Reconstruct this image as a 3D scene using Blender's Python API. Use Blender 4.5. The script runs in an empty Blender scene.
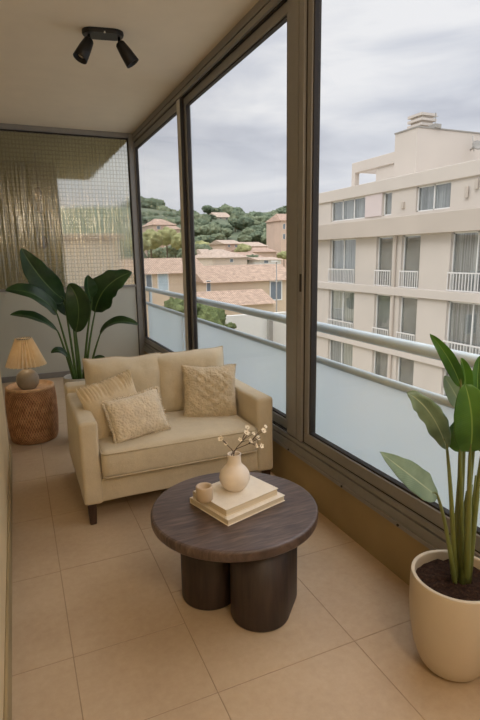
import bpy, bmesh, math, random
from math import sin, cos, pi, radians, sqrt, atan2
from mathutils import Vector, Matrix, noise
random.seed(7)
COL = bpy.context.scene.collection
SC = bpy.context.scene

# ------------------------------------------------------------------ camera frame
FPX, PITCH, YAW, ROLL, CAMZ = 508.5, radians(11.63), radians(23.49), radians(-.925), 1.45
_F = Vector((sin(YAW)*cos(PITCH), cos(YAW)*cos(PITCH), -sin(PITCH)))
_R0 = Vector((cos(YAW), -sin(YAW), 0)); _U0 = _R0.cross(_F)
_R = _R0*cos(ROLL)+_U0*sin(ROLL); _U = _U0*cos(ROLL)-_R0*sin(ROLL)
def at(px, py, ax, v):
    """point of the world plane (x, y or z = v) that the photograph shows at px, py"""
    r = _F+_R*((px-240)/FPX)-_U*((py-360)/FPX)
    i = 'xyz'.index(ax); o = Vector((0, 0, CAMZ))
    return o+r*((v-o[i])/r[i])

# ------------------------------------------------------------------ materials
def rgb(r, g, b):
    f = lambda c: (c/255/12.92) if c/255 <= .04045 else ((c/255+.055)/1.055)**2.4
    return (f(r), f(g), f(b), 1)
class NT:
    def __init__(s, name):
        s.m = bpy.data.materials.new(name); s.m.use_nodes = True; s.t = s.m.node_tree; s.t.nodes.clear()
        s.out = s.n('ShaderNodeOutputMaterial')
    def n(s, typ, **kw):
        n = s.t.nodes.new(typ)
        for k, v in kw.items():
            if k in n.inputs.keys() if isinstance(k, str) else False: n.inputs[k].default_value = v
            else: setattr(n, k, v)
        return n
    def l(s, a, b): s.t.links.new(a, b)
    def coord(s, kind='Object', scale=(1, 1, 1), rot=(0, 0, 0)):
        tc = s.n('ShaderNodeTexCoord'); mp = s.n('ShaderNodeMapping')
        mp.inputs['Scale'].default_value = scale; mp.inputs['Rotation'].default_value = rot
        s.l(tc.outputs[kind], mp.inputs['Vector']); return mp.outputs['Vector']
    def noise(s, vec, scale, detail=4, rough=.5):
        n = s.n('ShaderNodeTexNoise'); n.inputs['Scale'].default_value = scale
        n.inputs['Detail'].default_value = detail; n.inputs['Roughness'].default_value = rough
        s.l(vec, n.inputs['Vector']); return n.outputs['Fac']
    def ramp(s, fac, stops):
        r = s.n('ShaderNodeValToRGB'); e = r.color_ramp.elements
        while len(e) < len(stops): e.new(.5)
        for q, (p, c) in zip(e, stops): q.position = p; q.color = c
        s.l(fac, r.inputs['Fac']); return r.outputs['Color']
    def bump(s, h, strength, dist=.01, normal=None):
        b = s.n('ShaderNodeBump'); b.inputs['Strength'].default_value = strength; b.inputs['Distance'].default_value = dist
        s.l(h, b.inputs['Height'])
        if normal: s.l(normal, b.inputs['Normal'])
        return b.outputs['Normal']
    def bsdf(s, col=None, rough=.6, metal=0, normal=None, spec=.5, **kw):
        p = s.n('ShaderNodeBsdfPrincipled'); p.inputs['Roughness'].default_value = rough
        p.inputs['Metallic'].default_value = metal; p.inputs['Specular IOR Level'].default_value = spec
        if col is not None:
            if isinstance(col, tuple): p.inputs['Base Color'].default_value = col
            else: s.l(col, p.inputs['Base Color'])
        if normal: s.l(normal, p.inputs['Normal'])
        for k, v in kw.items(): p.inputs[k].default_value = v
        return p
    def done(s, sh): s.l(sh, s.out.inputs['Surface']); return s.m

def plain(name, col, rough=.6, metal=0, var=.06, scale=6, bump=0, bscale=60, spec=.5, coord='Object', cscale=(1, 1, 1)):
    t = NT(name); v = t.coord(coord, cscale)
    f = t.noise(v, scale, 5)
    d = tuple(c*(1-var) for c in col[:3])+(1,); u = tuple(min(1, c*(1+var)) for c in col[:3])+(1,)
    c = t.ramp(f, [(.3, d), (.7, u)])
    nm = t.bump(t.noise(v, bscale, 4), bump, .004) if bump else None
    return t.done(t.bsdf(c, rough, metal, nm, spec).outputs[0])

def fabric(name, col, weave=420, wr=.5, blot=.1, sheen=.3):
    t = NT(name); v = t.coord('Object')
    f = t.noise(v, 9, 5, .6); g = t.noise(v, weave*.5, 2)
    mx = t.n('ShaderNodeMix'); mx.inputs['Factor'].default_value = .45
    t.l(f, mx.inputs[2]); t.l(g, mx.inputs[3])
    d = tuple(c*(1-blot) for c in col[:3])+(1,); u = tuple(min(1, c*(1+blot)) for c in col[:3])+(1,)
    c = t.ramp(mx.outputs[0], [(.3, d), (.7, u)])
    n1 = t.bump(g, wr, .002)
    n2 = t.bump(t.noise(v, 14, 3), .25, .02, n1)
    return t.done(t.bsdf(c, .92, 0, n2, .2, **{'Sheen Weight': sheen}).outputs[0])

def knit(name, col):
    t = NT(name); v = t.coord('Object')
    vo = t.n('ShaderNodeTexVoronoi'); vo.inputs['Scale'].default_value = 75; t.l(v, vo.inputs['Vector'])
    br = t.n('ShaderNodeTexNoise'); br.inputs['Scale'].default_value = 26; br.inputs['Detail'].default_value = 3; t.l(v, br.inputs['Vector'])
    d = tuple(c*.88 for c in col[:3])+(1,)
    c = t.ramp(br.outputs['Fac'], [(.35, d), (.62, col)])
    n1 = t.bump(vo.outputs['Distance'], .9, .006); n2 = t.bump(br.outputs['Fac'], .5, .012, n1)
    return t.done(t.bsdf(c, .95, 0, n2, .15, **{'Sheen Weight': .3}).outputs[0])

M = {}
M['ceiling'] = plain('ceiling_paint', rgb(222, 208, 186), .9, var=.02, bump=.05, bscale=200)
M['wall'] = plain('ochre_wall_paint', rgb(214, 192, 150), .85, var=.05, scale=3, bump=.15, bscale=150)
M['sillwall'] = plain('ochre_parapet_paint', rgb(154, 134, 96), .85, var=.1, scale=4, bump=.2, bscale=120)
M['grout'] = plain('grout', rgb(150, 128, 102), .9)
def tile():
    t = NT('beige_stone_tile'); v = t.coord('Object')
    a = t.noise(v, 2.2, 4, .55); b = t.noise(v, 34, 6, .7)
    mx = t.n('ShaderNodeMix'); mx.inputs['Factor'].default_value = .4; t.l(a, mx.inputs[2]); t.l(b, mx.inputs[3])
    c = t.ramp(mx.outputs[0], [(.32, rgb(172, 148, 120)), (.5, rgb(183, 160, 131)), (.68, rgb(193, 170, 141))])
    return t.done(t.bsdf(c, .48, 0, t.bump(b, .08, .004), .35).outputs[0])
M['tile'] = tile()
M['alu'] = plain('bronze_aluminium', rgb(134, 131, 126), .42, .05, var=.04, scale=20)
M['alu_light'] = plain('pale_aluminium_face', rgb(200, 196, 186), .4, .05, var=.05, scale=14)  # paler metal; on the window post its colour paints in the lit face
M['gasket'] = plain('dark_gasket', rgb(38, 32, 28), .7)
M['lowpanel'] = plain('grey_infill_panel', rgb(186, 187, 176), .7, var=.04, scale=2.5, bump=.05)
M['pipe'] = plain('painted_rail_metal', rgb(196, 208, 211), .38, .05, var=.04, scale=12)
def frosted():
    t = NT('frosted_balustrade_glass'); v = t.coord('Object')
    f = t.noise(v, 1.3, 4)
    c = t.ramp(f, [(.3, rgb(240, 247, 248)), (.7, rgb(246, 251, 252))])
    d = t.bsdf(c, .35, 0, None, .2); tr = t.n('ShaderNodeBsdfTranslucent'); t.l(c, tr.inputs['Color'])
    m = t.n('ShaderNodeMixShader'); m.inputs[0].default_value = .62
    t.l(d.outputs[0], m.inputs[1]); t.l(tr.outputs[0], m.inputs[2]); return t.done(m.outputs[0])
M['frosted'] = frosted()
def clear(name, k=.4, tint=(.99, .995, .99, 1)):
    t = NT(name); tr = t.n('ShaderNodeBsdfTransparent'); tr.inputs['Color'].default_value = tint
    g = t.n('ShaderNodeBsdfGlossy'); g.inputs['Roughness'].default_value = .02
    fr = t.n('ShaderNodeLayerWeight'); fr.inputs['Blend'].default_value = .5
    pw = t.n('ShaderNodeMath', operation='POWER'); pw.inputs[1].default_value = 5; t.l(fr.outputs['Facing'], pw.inputs[0])
    mt = t.n('ShaderNodeMath', operation='MULTIPLY_ADD'); mt.inputs[1].default_value = k; mt.inputs[2].default_value = k*.05; t.l(pw.outputs[0], mt.inputs[0])
    m = t.n('ShaderNodeMixShader'); t.l(mt.outputs[0], m.inputs[0]); t.l(tr.outputs[0], m.inputs[1]); t.l(g.outputs[0], m.inputs[2])
    return t.done(m.outputs[0])
M['glass'] = clear('clear_window_glass')
def wired():
    t = NT('ribbed_wired_glass'); v = t.coord('Object')
    sx = t.n('ShaderNodeSeparateXYZ'); t.l(v, sx.inputs[0])
    def tri(o, per):
        a = t.n('ShaderNodeMath', operation='PINGPONG'); a.inputs[1].default_value = per/2; t.l(o, a.inputs[0])
        b = t.n('ShaderNodeMath', operation='DIVIDE'); b.inputs[1].default_value = per/2; t.l(a.outputs[0], b.inputs[0]); return b.outputs[0]
    a = tri(sx.outputs[0], .038); b = tri(sx.outputs[2], .046)
    mn = t.n('ShaderNodeMath', operation='MINIMUM'); t.l(a, mn.inputs[0]); t.l(b, mn.inputs[1])
    h = t.n('ShaderNodeMath', operation='POWER'); h.inputs[1].default_value = .5; t.l(mn.outputs[0], h.inputs[0])
    nz = t.n('ShaderNodeTexNoise'); nz.inputs['Scale'].default_value = 9; nz.inputs['Detail'].default_value = 2
    v2 = t.coord('Object', (3.4, 1, .12)); t.l(v2, nz.inputs['Vector'])
    n1 = t.bump(nz.outputs['Fac'], .36, .03); n2 = t.bump(h.outputs[0], .07, .006, n1)
    wire = t.n('ShaderNodeMath', operation='LESS_THAN'); wire.inputs[1].default_value = .24; t.l(mn.outputs[0], wire.inputs[0])
    rf = t.n('ShaderNodeBsdfRefraction'); rf.inputs['IOR'].default_value = 1.12; rf.inputs['Roughness'].default_value = .16
    rf.inputs['Color'].default_value = (.93, .93, .88, 1); t.l(n2, rf.inputs['Normal'])
    gl = t.n('ShaderNodeBsdfGlossy'); gl.inputs['Roughness'].default_value = .14; t.l(n2, gl.inputs['Normal'])
    gl.inputs['Color'].default_value = (.9, .9, .86, 1)
    df = t.n('ShaderNodeBsdfDiffuse'); df.inputs['Color'].default_value = rgb(112, 108, 88)
    m1 = t.n('ShaderNodeMixShader'); m1.inputs[0].default_value = .12; t.l(rf.outputs[0], m1.inputs[1]); t.l(gl.outputs[0], m1.inputs[2])
    q = t.n('ShaderNodeMath', operation='MULTIPLY_ADD'); q.inputs[1].default_value = .11; q.inputs[2].default_value = .12; t.l(wire.outputs[0], q.inputs[0])
    m2 = t.n('ShaderNodeMixShader'); t.l(q.outputs[0], m2.inputs[0]); t.l(m1.outputs[0], m2.inputs[1]); t.l(df.outputs[0], m2.inputs[2])
    return t.done(m2.outputs[0])
M['wired'] = wired()
M['neighbor'] = plain('olive_ochre_paint', rgb(134, 122, 80), .9, var=.1, scale=2)
M['sofa'] = fabric('oatmeal_linen', rgb(202, 187, 158))
M['sofa_pipe'] = fabric('oatmeal_linen_piping', rgb(192, 175, 144))
M['pillow_lin'] = fabric('sand_linen', rgb(212, 194, 162), 300, .6)
M['pillow_knit'] = knit('textured_cream_weave', rgb(226, 210, 182))
M['pillow_knit2'] = knit('textured_sand_weave', rgb(206, 188, 156))
def wood(name, c0, c1, c2, rough, rot=0, sc=(1, 1, 1)):
    t = NT(name); v = t.coord('Object', sc, (0, 0, rot))
    a = t.n('ShaderNodeTexNoise'); a.inputs['Scale'].default_value = 7; a.inputs['Detail'].default_value = 6; a.inputs['Roughness'].default_value = .62
    a.inputs['Distortion'].default_value = .5; t.l(v, a.inputs['Vector'])
    c = t.ramp(a.outputs['Fac'], [(.32, c0), (.5, c1), (.7, c2)])
    return t.done(t.bsdf(c, rough, 0, t.bump(a.outputs['Fac'], .12, .003), .45).outputs[0])
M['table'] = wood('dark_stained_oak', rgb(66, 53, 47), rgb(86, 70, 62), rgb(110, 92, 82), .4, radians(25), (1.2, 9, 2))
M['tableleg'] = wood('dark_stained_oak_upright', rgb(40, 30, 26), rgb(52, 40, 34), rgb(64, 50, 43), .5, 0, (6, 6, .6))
M['legwood'] = wood('espresso_wood', rgb(44, 28, 20), rgb(58, 38, 27), rgb(72, 48, 34), .4, 0, (6, 6, 1))
M['black'] = plain('matt_black_metal', rgb(24, 22, 21), .45, .2, var=.1)
M['bulb'] = plain('frosted_bulb_glass', rgb(200, 190, 172), .3)
M['ceramic'] = plain('matt_cream_ceramic', rgb(226, 212, 194), .6, var=.03, scale=14, bump=.15, bscale=90)
M['cup'] = plain('sand_ceramic', rgb(192, 170, 142), .6, var=.05, scale=18, bump=.15)
M['cover'] = plain('cream_book_cloth', rgb(226, 215, 196), .8, var=.05, scale=24, bump=.3, bscale=260)
M['pages'] = plain('book_pages', rgb(216, 200, 172), .9, var=.12, scale=5, cscale=(1, 1, 160))
M['pot_r'] = plain('beige_fibre_pot', rgb(192, 178, 156), .62, var=.05, scale=5, bump=.1, bscale=140)
M['pot_l'] = plain('pale_stone_pot', rgb(186, 182, 170), .6, var=.05)
def soil():
    t = NT('dark_potting_soil'); v = t.coord('Object'); f = t.noise(v, 70, 6, .75)
    c = t.ramp(f, [(.35, rgb(34, 22, 16)), (.55, rgb(66, 44, 32)), (.75, rgb(110, 82, 62))])
    return t.done(t.bsdf(c, .95, 0, t.bump(f, 1, .02), .2).outputs[0])
M['soil'] = soil()
def leaf(name, dark, lite, rib, trans=.25, rough=.32):
    t = NT(name); uv = t.n('ShaderNodeTexCoord'); sx = t.n('ShaderNodeSeparateXYZ'); t.l(uv.outputs['UV'], sx.inputs[0])
    u, w = sx.outputs[0], sx.outputs[1]          # u across 0..1, w along 0..1
    ce = t.n('ShaderNodeMath', operation='SUBTRACT'); ce.inputs[1].default_value = .5; t.l(u, ce.inputs[0])
    ab = t.n('ShaderNodeMath', operation='ABSOLUTE'); t.l(ce.outputs[0], ab.inputs[0])
    vv = t.n('ShaderNodeMath', operation='MULTIPLY_ADD'); vv.inputs[1].default_value = -.35; t.l(ab.outputs[0], vv.inputs[0]); t.l(w, vv.inputs[2])
    fr = t.n('ShaderNodeMath', operation='MULTIPLY'); fr.inputs[1].default_value = 230; t.l(vv.outputs[0], fr.inputs[0])
    sn = t.n('ShaderNodeMath', operation='SINE'); t.l(fr.outputs[0], sn.inputs[0])
    nz = t.noise(t.coord('Object'), 9, 4)
    h = t.n('ShaderNodeMath', operation='MULTIPLY_ADD'); h.inputs[1].default_value = .05; t.l(sn.outputs[0], h.inputs[0]); t.l(nz, h.inputs[2])
    c0 = t.ramp(h.outputs[0], [(.3, dark), (.75, lite)])
    rb = t.n('ShaderNodeMath', operation='LESS_THAN'); rb.inputs[1].default_value = .022; t.l(ab.outputs[0], rb.inputs[0])
    mx = t.n('ShaderNodeMix', data_type='RGBA'); t.l(rb.outputs[0], mx.inputs['Factor']); t.l(c0, mx.inputs[6]); mx.inputs[7].default_value = rib
    p = t.bsdf(mx.outputs[2], rough, 0, t.bump(sn.outputs[0], .14, .002), .5)
    tr = t.n('ShaderNodeBsdfTranslucent'); hs = t.n('ShaderNodeHueSaturation'); hs.inputs['Value'].default_value = 1.6; hs.inputs['Saturation'].default_value = 1.1
    t.l(mx.outputs[2], hs.inputs['Color']); t.l(hs.outputs[0], tr.inputs['Color'])
    m = t.n('ShaderNodeMixShader'); m.inputs[0].default_value = trans; t.l(p.outputs[0], m.inputs[1]); t.l(tr.outputs[0], m.inputs[2])
    return t.done(m.outputs[0])
M['leafL'] = leaf('glossy_dark_leaf', rgb(30, 58, 28), rgb(58, 90, 46), rgb(92, 118, 70))
M['leafR'] = leaf('glossy_bright_leaf', rgb(52, 92, 32), rgb(92, 136, 52), rgb(128, 158, 80), .3)
M['leafS'] = leaf('silvery_leaf_underside', rgb(104, 128, 104), rgb(158, 178, 152), rgb(184, 196, 168), .3, .5)
M['stem'] = plain('green_stem', rgb(70, 98, 44), .5, var=.2, scale=12)
M['stemR'] = plain('green_brown_stem', rgb(104, 112, 56), .5, var=.25, scale=8, cscale=(1, 1, .2))
M['twig'] = plain('brown_twig', rgb(78, 58, 42), .8)
M['petal'] = plain('cream_petal', rgb(240, 228, 204), .7, var=.05)
M['flcore'] = plain('flower_centre', rgb(150, 120, 70), .8)
def rattan():
    t = NT('woven_rattan'); uv = t.n('ShaderNodeTexCoord'); sx = t.n('ShaderNodeSeparateXYZ'); t.l(uv.outputs['UV'], sx.inputs[0])
    def w(o, k, sh=0):
        a = t.n('ShaderNodeMath', operation='MULTIPLY_ADD'); a.inputs[1].default_value = k; a.inputs[2].default_value = sh; t.l(o, a.inputs[0])
        b = t.n('ShaderNodeMath', operation='SINE'); t.l(a.outputs[0], b.inputs[0]); return b.outputs[0]
    m = t.n('ShaderNodeMath', operation='MULTIPLY'); t.l(w(sx.outputs[0], 2*pi*60), m.inputs[0]); t.l(w(sx.outputs[1], 2*pi*15), m.inputs[1])
    nz = t.noise(t.coord('Object'), 22, 3)
    a = t.n('ShaderNodeMath', operation='MULTIPLY_ADD'); a.inputs[1].default_value = .3; t.l(m.outputs[0], a.inputs[0]); t.l(nz, a.inputs[2])
    c = t.ramp(a.outputs[0], [(.2, rgb(142, 98, 66)), (.5, rgb(192, 142, 100)), (.8, rgb(220, 172, 128))])
    return t.done(t.bsdf(c, .7, 0, t.bump(m.outputs[0], .9, .008), .3).outputs[0])
M['rattan'] = rattan()
M['rattan_top'] = plain('rattan_tray_top', rgb(204, 164, 122), .6, var=.15, scale=30, bump=.4, bscale=90)
def shade():
    t = NT('pleated_cream_fabric'); v = t.coord('Object'); f = t.noise(v, 30, 3)
    c = t.ramp(f, [(.3, rgb(240, 222, 188)), (.7, rgb(248, 234, 206))])
    d = t.bsdf(c, .85, 0, t.bump(t.noise(v, 300, 2), .2, .002), .2); tr = t.n('ShaderNodeBsdfTranslucent'); t.l(c, tr.inputs['Color'])
    m = t.n('ShaderNodeMixShader'); m.inputs[0].default_value = .3; t.l(d.outputs[0], m.inputs[1]); t.l(tr.outputs[0], m.inputs[2]); return t.done(m.outputs[0])
M['shade'] = shade()
M['lampbase'] = plain('grey_stoneware', rgb(150, 140, 124), .4, var=.15, scale=14, bump=.1)
# outdoors
M['facade'] = plain('cream_render', rgb(197, 187, 175), .9, var=.04, scale=.6, bump=.1, bscale=20)
M['facade_band'] = plain('sand_render_band', rgb(184, 172, 158), .9, var=.05, scale=.5)
M['facade_rose'] = plain('rose_panel', rgb(204, 190, 184), .9, var=.02)
M['upvc'] = plain('white_window_profile', rgb(222, 220, 214), .5, var=.02)
M['shutter'] = plain('grey_interior_beyond_pane', rgb(170, 166, 158), .9, var=.2, scale=1.2)
def curt():
    t = NT('pale_curtain'); v = t.coord('Object', (1, 9, .15)); f = t.noise(v, 1.4, 4, .6)
    return t.done(t.bsdf(t.ramp(f, [(.38, rgb(132, 130, 126)), (.62, rgb(206, 203, 198))]), .9).outputs[0])
M['curtain'] = curt()
M['pane_far'] = clear('apartment_pane', 2.2, (.9, .92, .92, 1))
M['ironrail'] = plain('white_painted_iron', rgb(214, 210, 204), .6, var=.03)
M['concrete'] = plain('grey_concrete', rgb(150, 146, 138), .9, var=.08)
def roof(name, base):
    t = NT(name); v = t.coord('Object', (1, 1, 1)); f = t.noise(v, 2.4, 6, .7)
    wv = t.n('ShaderNodeTexWave'); wv.bands_direction = 'X'; wv.inputs['Scale'].default_value = 1.6; wv.inputs['Distortion'].default_value = .3; t.l(v, wv.inputs['Vector'])
    d = tuple(c*.7 for c in base[:3])+(1,); u = tuple(min(1, c*1.25) for c in base[:3])+(1,)
    return t.done(t.bsdf(t.ramp(f, [(.35, d), (.65, u)]), .9, 0, t.bump(wv.outputs['Fac'], .6, .08)).outputs[0])
M['roof'] = roof('terracotta_tiles', rgb(170, 144, 122)); M['roof2'] = roof('faded_rose_tiles', rgb(178, 157, 138)); M['roof3'] = roof('red_tiles', rgb(168, 140, 120))
M['housewall'] = plain('apricot_render', rgb(206, 186, 160), .9, var=.06, scale=.4)
M['housewall2'] = plain('pale_cream_render', rgb(206, 190, 172), .9, var=.05, scale=.4)
M['housewall3'] = plain('rose_render', rgb(204, 178, 158), .9, var=.06, scale=.4)
M['whitewall'] = plain('white_render', rgb(222, 220, 212), .9, var=.04, scale=.4)
M['darkpane'] = plain('blue_grey_pane', rgb(112, 122, 130), .25, var=.15, scale=1)
M['bluepane'] = plain('pale_blue_shutter', rgb(180, 198, 206), .6, var=.1, scale=1)
M['ground'] = plain('dry_ground', rgb(168, 158, 128), .95, var=.15, scale=.08)
M['hillside'] = plain('scrub_hillside', rgb(92, 100, 76), .95, var=.2, scale=.05)
def foliage(name, a, b):
    t = NT(name); v = t.coord('Object'); f = t.noise(v, 1.6, 8, .8)
    return t.done(t.bsdf(t.ramp(f, [(.36, a), (.64, b)]), .85, 0, t.bump(f, 1, .5), .2).outputs[0])
M['tree_a'] = foliage('pine_foliage', rgb(70, 84, 66), rgb(118, 128, 102))
M['tree_b'] = foliage('oak_foliage', rgb(86, 98, 74), rgb(136, 142, 112))
M['tree_c'] = foliage('olive_foliage', rgb(134, 138, 92), rgb(182, 178, 124))
M['tree_d'] = foliage('garden_foliage', rgb(84, 100, 58), rgb(146, 156, 98))
M['trunk'] = plain('tree_bark', rgb(96, 80, 64), .95)

# ------------------------------------------------------------------ mesh helpers
def new_obj(name, bm, mats, parent=None, smooth=False, loc=None, recalc=True):
    if recalc: bmesh.ops.recalc_face_normals(bm, faces=bm.faces[:])
    me = bpy.data.meshes.new(name); bm.to_mesh(me); bm.free()
    for m in (mats if isinstance(mats, (list, tuple)) else [mats]): me.materials.append(m)
    if smooth:
        for p in me.polygons: p.use_smooth = True
    o = bpy.data.objects.new(name, me); COL.objects.link(o)
    if parent:
        o.parent = parent
        bpy.context.view_layer.update()
        o.matrix_parent_inverse = parent.matrix_world.inverted()
    if loc: o.location = loc
    return o
def tag(o, label=None, cat=None, group=None, kind=None):
    if label: o['label'] = label
    if cat: o['category'] = cat
    if group: o['group'] = group
    if kind: o['kind'] = kind
    return o
def empty(name, loc, label, cat, group=None):
    o = bpy.data.objects.new(name, None); COL.objects.link(o); o.location = loc; o.empty_display_size = .1
    bpy.context.view_layer.update()
    return tag(o, label, cat, group)
def struct(o): o['kind'] = 'structure'; return o
def box(bm, x0, x1, y0, y1, z0, z1, bev=0, mi=0, seg=2):
    vs = [bm.verts.new((x, y, z)) for x in (x0, x1) for y in (y0, y1) for z in (z0, z1)]
    fs = [bm.faces.new([vs[i] for i in q]) for q in ((0, 1, 3, 2), (4, 6, 7, 5), (0, 4, 5, 1), (2, 3, 7, 6), (0, 2, 6, 4), (1, 5, 7, 3))]
    for f in fs: f.material_index = mi
    if bev:
        es = list({e for f in fs for e in f.edges})
        r = bmesh.ops.bevel(bm, geom=es, offset=bev, segments=seg, profile=.5, affect='EDGES')
        for f in r['faces']: f.material_index = mi
    return vs
def B(x0, x1, y0, y1, z0, z1, bev=0, seg=2):
    bm = bmesh.new(); box(bm, x0, x1, y0, y1, z0, z1, bev, 0, seg); return bm
def tube(bm, pts, rad, n=10, mi=0, cap=True):
    pts = [Vector(p) for p in pts]; rad = rad if isinstance(rad, (list, tuple)) else [rad]*len(pts)
    rings = []; up = None
    for i, p in enumerate(pts):
        d = (pts[min(i+1, len(pts)-1)]-pts[max(i-1, 0)]).normalized()
        if up is None: up = d.orthogonal().normalized()
        up = (up-d*up.dot(d)).normalized(); s = d.cross(up)
        rings.append([bm.verts.new(p+(up*cos(2*pi*k/n)+s*sin(2*pi*k/n))*rad[i]) for k in range(n)])
    for a, b in zip(rings, rings[1:]):
        for k in range(n):
            f = bm.faces.new((a[k], a[(k+1) % n], b[(k+1) % n], b[k])); f.material_index = mi
    if cap:
        for r in (rings[0][::-1], rings[-1]): f = bm.faces.new(r); f.material_index = mi
def lathe(bm, prof, n=48, cx=0, cy=0, uvs=False, mi=0, sq=None):
    """profile of (r, z); r = 0 closes"""
    rings = []
    for r, z in prof:
        if r < 1e-6: rings.append([bm.verts.new((cx, cy, z))])
        else: rings.append([bm.verts.new((cx+r*cos(2*pi*k/n), cy+r*sin(2*pi*k/n), z)) for k in range(n)])
    uv = bm.loops.layers.uv.verify() if uvs else None
    for i, (a, b) in enumerate(zip(rings, rings[1:])):
        for k in range(n):
            k2 = (k+1) % n
            if len(a) == 1 and len(b) == 1: continue
            if len(a) == 1: vs = (a[0], b[k2], b[k])
            elif len(b) == 1: vs = (a[k], a[k2], b[0])
            else: vs = (a[k], a[k2], b[k2], b[k])
            f = bm.faces.new(vs); f.material_index = mi
            if uvs and len(vs) == 4:
                for lp, (uu, vv) in zip(f.loops, ((k, i), (k+1, i), (k+1, i+1), (k, i+1))): lp[uv].uv = (uu/n, vv/(len(prof)-1))
def catmull(pts, n):
    P = [Vector(p) for p in pts]; P = [P[0]*2-P[1]]+P+[P[-1]*2-P[-2]]; out = []
    for i in range(1, len(P)-2):
        for k in range(n):
            t = k/n; a, b, c, d = P[i-1:i+3]
            out.append(.5*((2*b)+(c-a)*t+(2*a-5*b+4*c-d)*t*t+(3*b-a-3*c+d)*t**3))
    out.append(P[-2]); return out

# ------------------------------------------------------------------ the room
XL, XW, YB, YN, ZC, JOG = -.155, 1.47, 6.55, -1.6, 2.915, 3.9
bm = bmesh.new(); box(bm, -.62, XW+.09, YN-.1, YB+.1, -.16, -.0012, mi=1)
cols = [(-.62, .066, [-1.13, -.55, .02, .6, 1.175, 1.747, 2.325, 2.9, 3.48, 4.06, 4.64, 5.22, 5.8, 6.38]),
        (.066, .4975, [-1.13, -.55, .02, .6, .99, 1.378, 1.745, 2.33, 2.9, 3.48, 4.06, 4.64, 5.22, 5.8, 6.38]),
        (.4975, 1.056, [-.92, -.34, .23, .8, 1.378, 1.95, 2.53, 3.1, 3.68, 4.26, 4.84, 5.42, 6.0]),
        (1.056, 1.56, [-.92, -.34, .23, .8, 1.378, 1.95, 2.53, 3.1, 3.68, 4.26, 4.84, 5.42, 6.0])]
g = .0016
for x0, x1, ys in cols:
    ys = [YN-.1]+ys+[YB+.1]
    for a, b in zip(ys, ys[1:]): box(bm, x0+g, x1-g, a+g, b-g, -.0052, 0, .0008, 0, 1)
struct(new_obj('floor', bm, [M['tile'], M['grout']]))
bm = bmesh.new(); box(bm, -.7, XW+.10, YN-.1, YB+.1, ZC, ZC+.2)
struct(new_obj('ceiling', bm, M['ceiling']))
bm = bmesh.new(); box(bm, -.62, XL, YN, JOG, 0, ZC, .006)
struct(new_obj('wall_left', bm, M['wall']))
struct(new_obj('wall_left_recess', B(-.62, -.36, JOG, YB, 0, ZC), M['wall']))
struct(new_obj('baseboard_left', B(XL, XL+.012, YN, JOG, 0, .12, .003), M['sillwall']))
struct(new_obj('wall_near', B(-.62, XW+.09, YN-.1, YN, 0, ZC), M['wall']))
struct(new_obj('wall_right', B(XW+.005, XW+.09, YN, YB, 0, .255), M['sillwall']))
# window wall frame (continuous head and sill), strips with grooves
bm = bmesh.new()
y0, y1 = YN, YB-.0
for (a, b, c, d, mi) in ((-.012, .10, .252, .272, 0), (-.004, .10, .272, .318, 0), (.018, .10, .318, .326, 1), (.0, .10, .326, .352, 0), (.012, .10, .352, .358, 1)):
    box(bm, XW+a, XW+b, y0, y1, c, d, mi=mi)
for (a, b, c, d, mi) in ((.0, .10, 2.862, 2.914, 0), (.02, .10, 2.848, 2.862, 1), (-.004, .10, 2.812, 2.848, 0), (.014, .10, 2.802, 2.812, 1)):
    box(bm, XW+a, XW+b, y0, y1, c, d, mi=mi)
struct(new_obj('trim_1', bm, [M['alu'], M['gasket']]))
# screws on the sill
for k, yy in enumerate((2.62, 2.05, 1.62)):
    bm = bmesh.new(); tube(bm, [(XW-.0165, yy, .263), (XW-.010, yy, .263)], .006, 10)
    tag(new_obj('screw', bm, M['gasket']), 'small dark screw head in the bronze sill strip of the window wall', 'screw', 'screws in the window sill strip')
# sashes
sashes = [(YB-.03, 4.70, .0), (4.60, 2.66, .02), (2.50, .15, .0), (.05, YN+.02, .02)]
zs0, zs1 = .358, 2.802
def sash(i, yb, ya, dx, st_near, st_far):
    bm = bmesh.new(); x0, x1 = XW+.01+dx, XW+.055+dx
    zb, zt = zs0, zs1; rb = .062; rt = .062
    gy0, gy1 = ya+st_near, yb-st_far; gz0, gz1 = zb+rb, zt-rt
    box(bm, x0, x1, ya, yb, zb, gz0, .004); box(bm, x0, x1, ya, yb, gz1, zt, .004)
    box(bm, x0, x1, ya, gy0, gz0, gz1, .004); box(bm, x0, x1, gy1, yb, gz0, gz1, .004)
    gk = .010                                               # dark glazing gasket
    for (a, b, c, d) in ((gy0, gy1, gz0, gz0+gk), (gy0, gy1, gz1-gk, gz1), (gy0, gy0+gk, gz0, gz1), (gy1-gk, gy1, gz0, gz1)):
        box(bm, x0+.008, x1-.008, a, b, c, d, mi=1)
    o = struct(new_obj('window_%d' % i, bm, [M['alu'], M['gasket']]))
    new_obj('pane', B(x0+.02, x0+.026, gy0+.002, gy1-.002, gz0+.002, gz1-.002), M['glass'], o)
    return o
sash(1, YB-.005, 4.70, .0, .045, .03); sash(2, 4.62, 2.66, .02, .075, .06)
sash(3, 2.475, .12, .0, .06, .045); sash(4, .05, YN+.02, .02, .06, .06)
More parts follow.
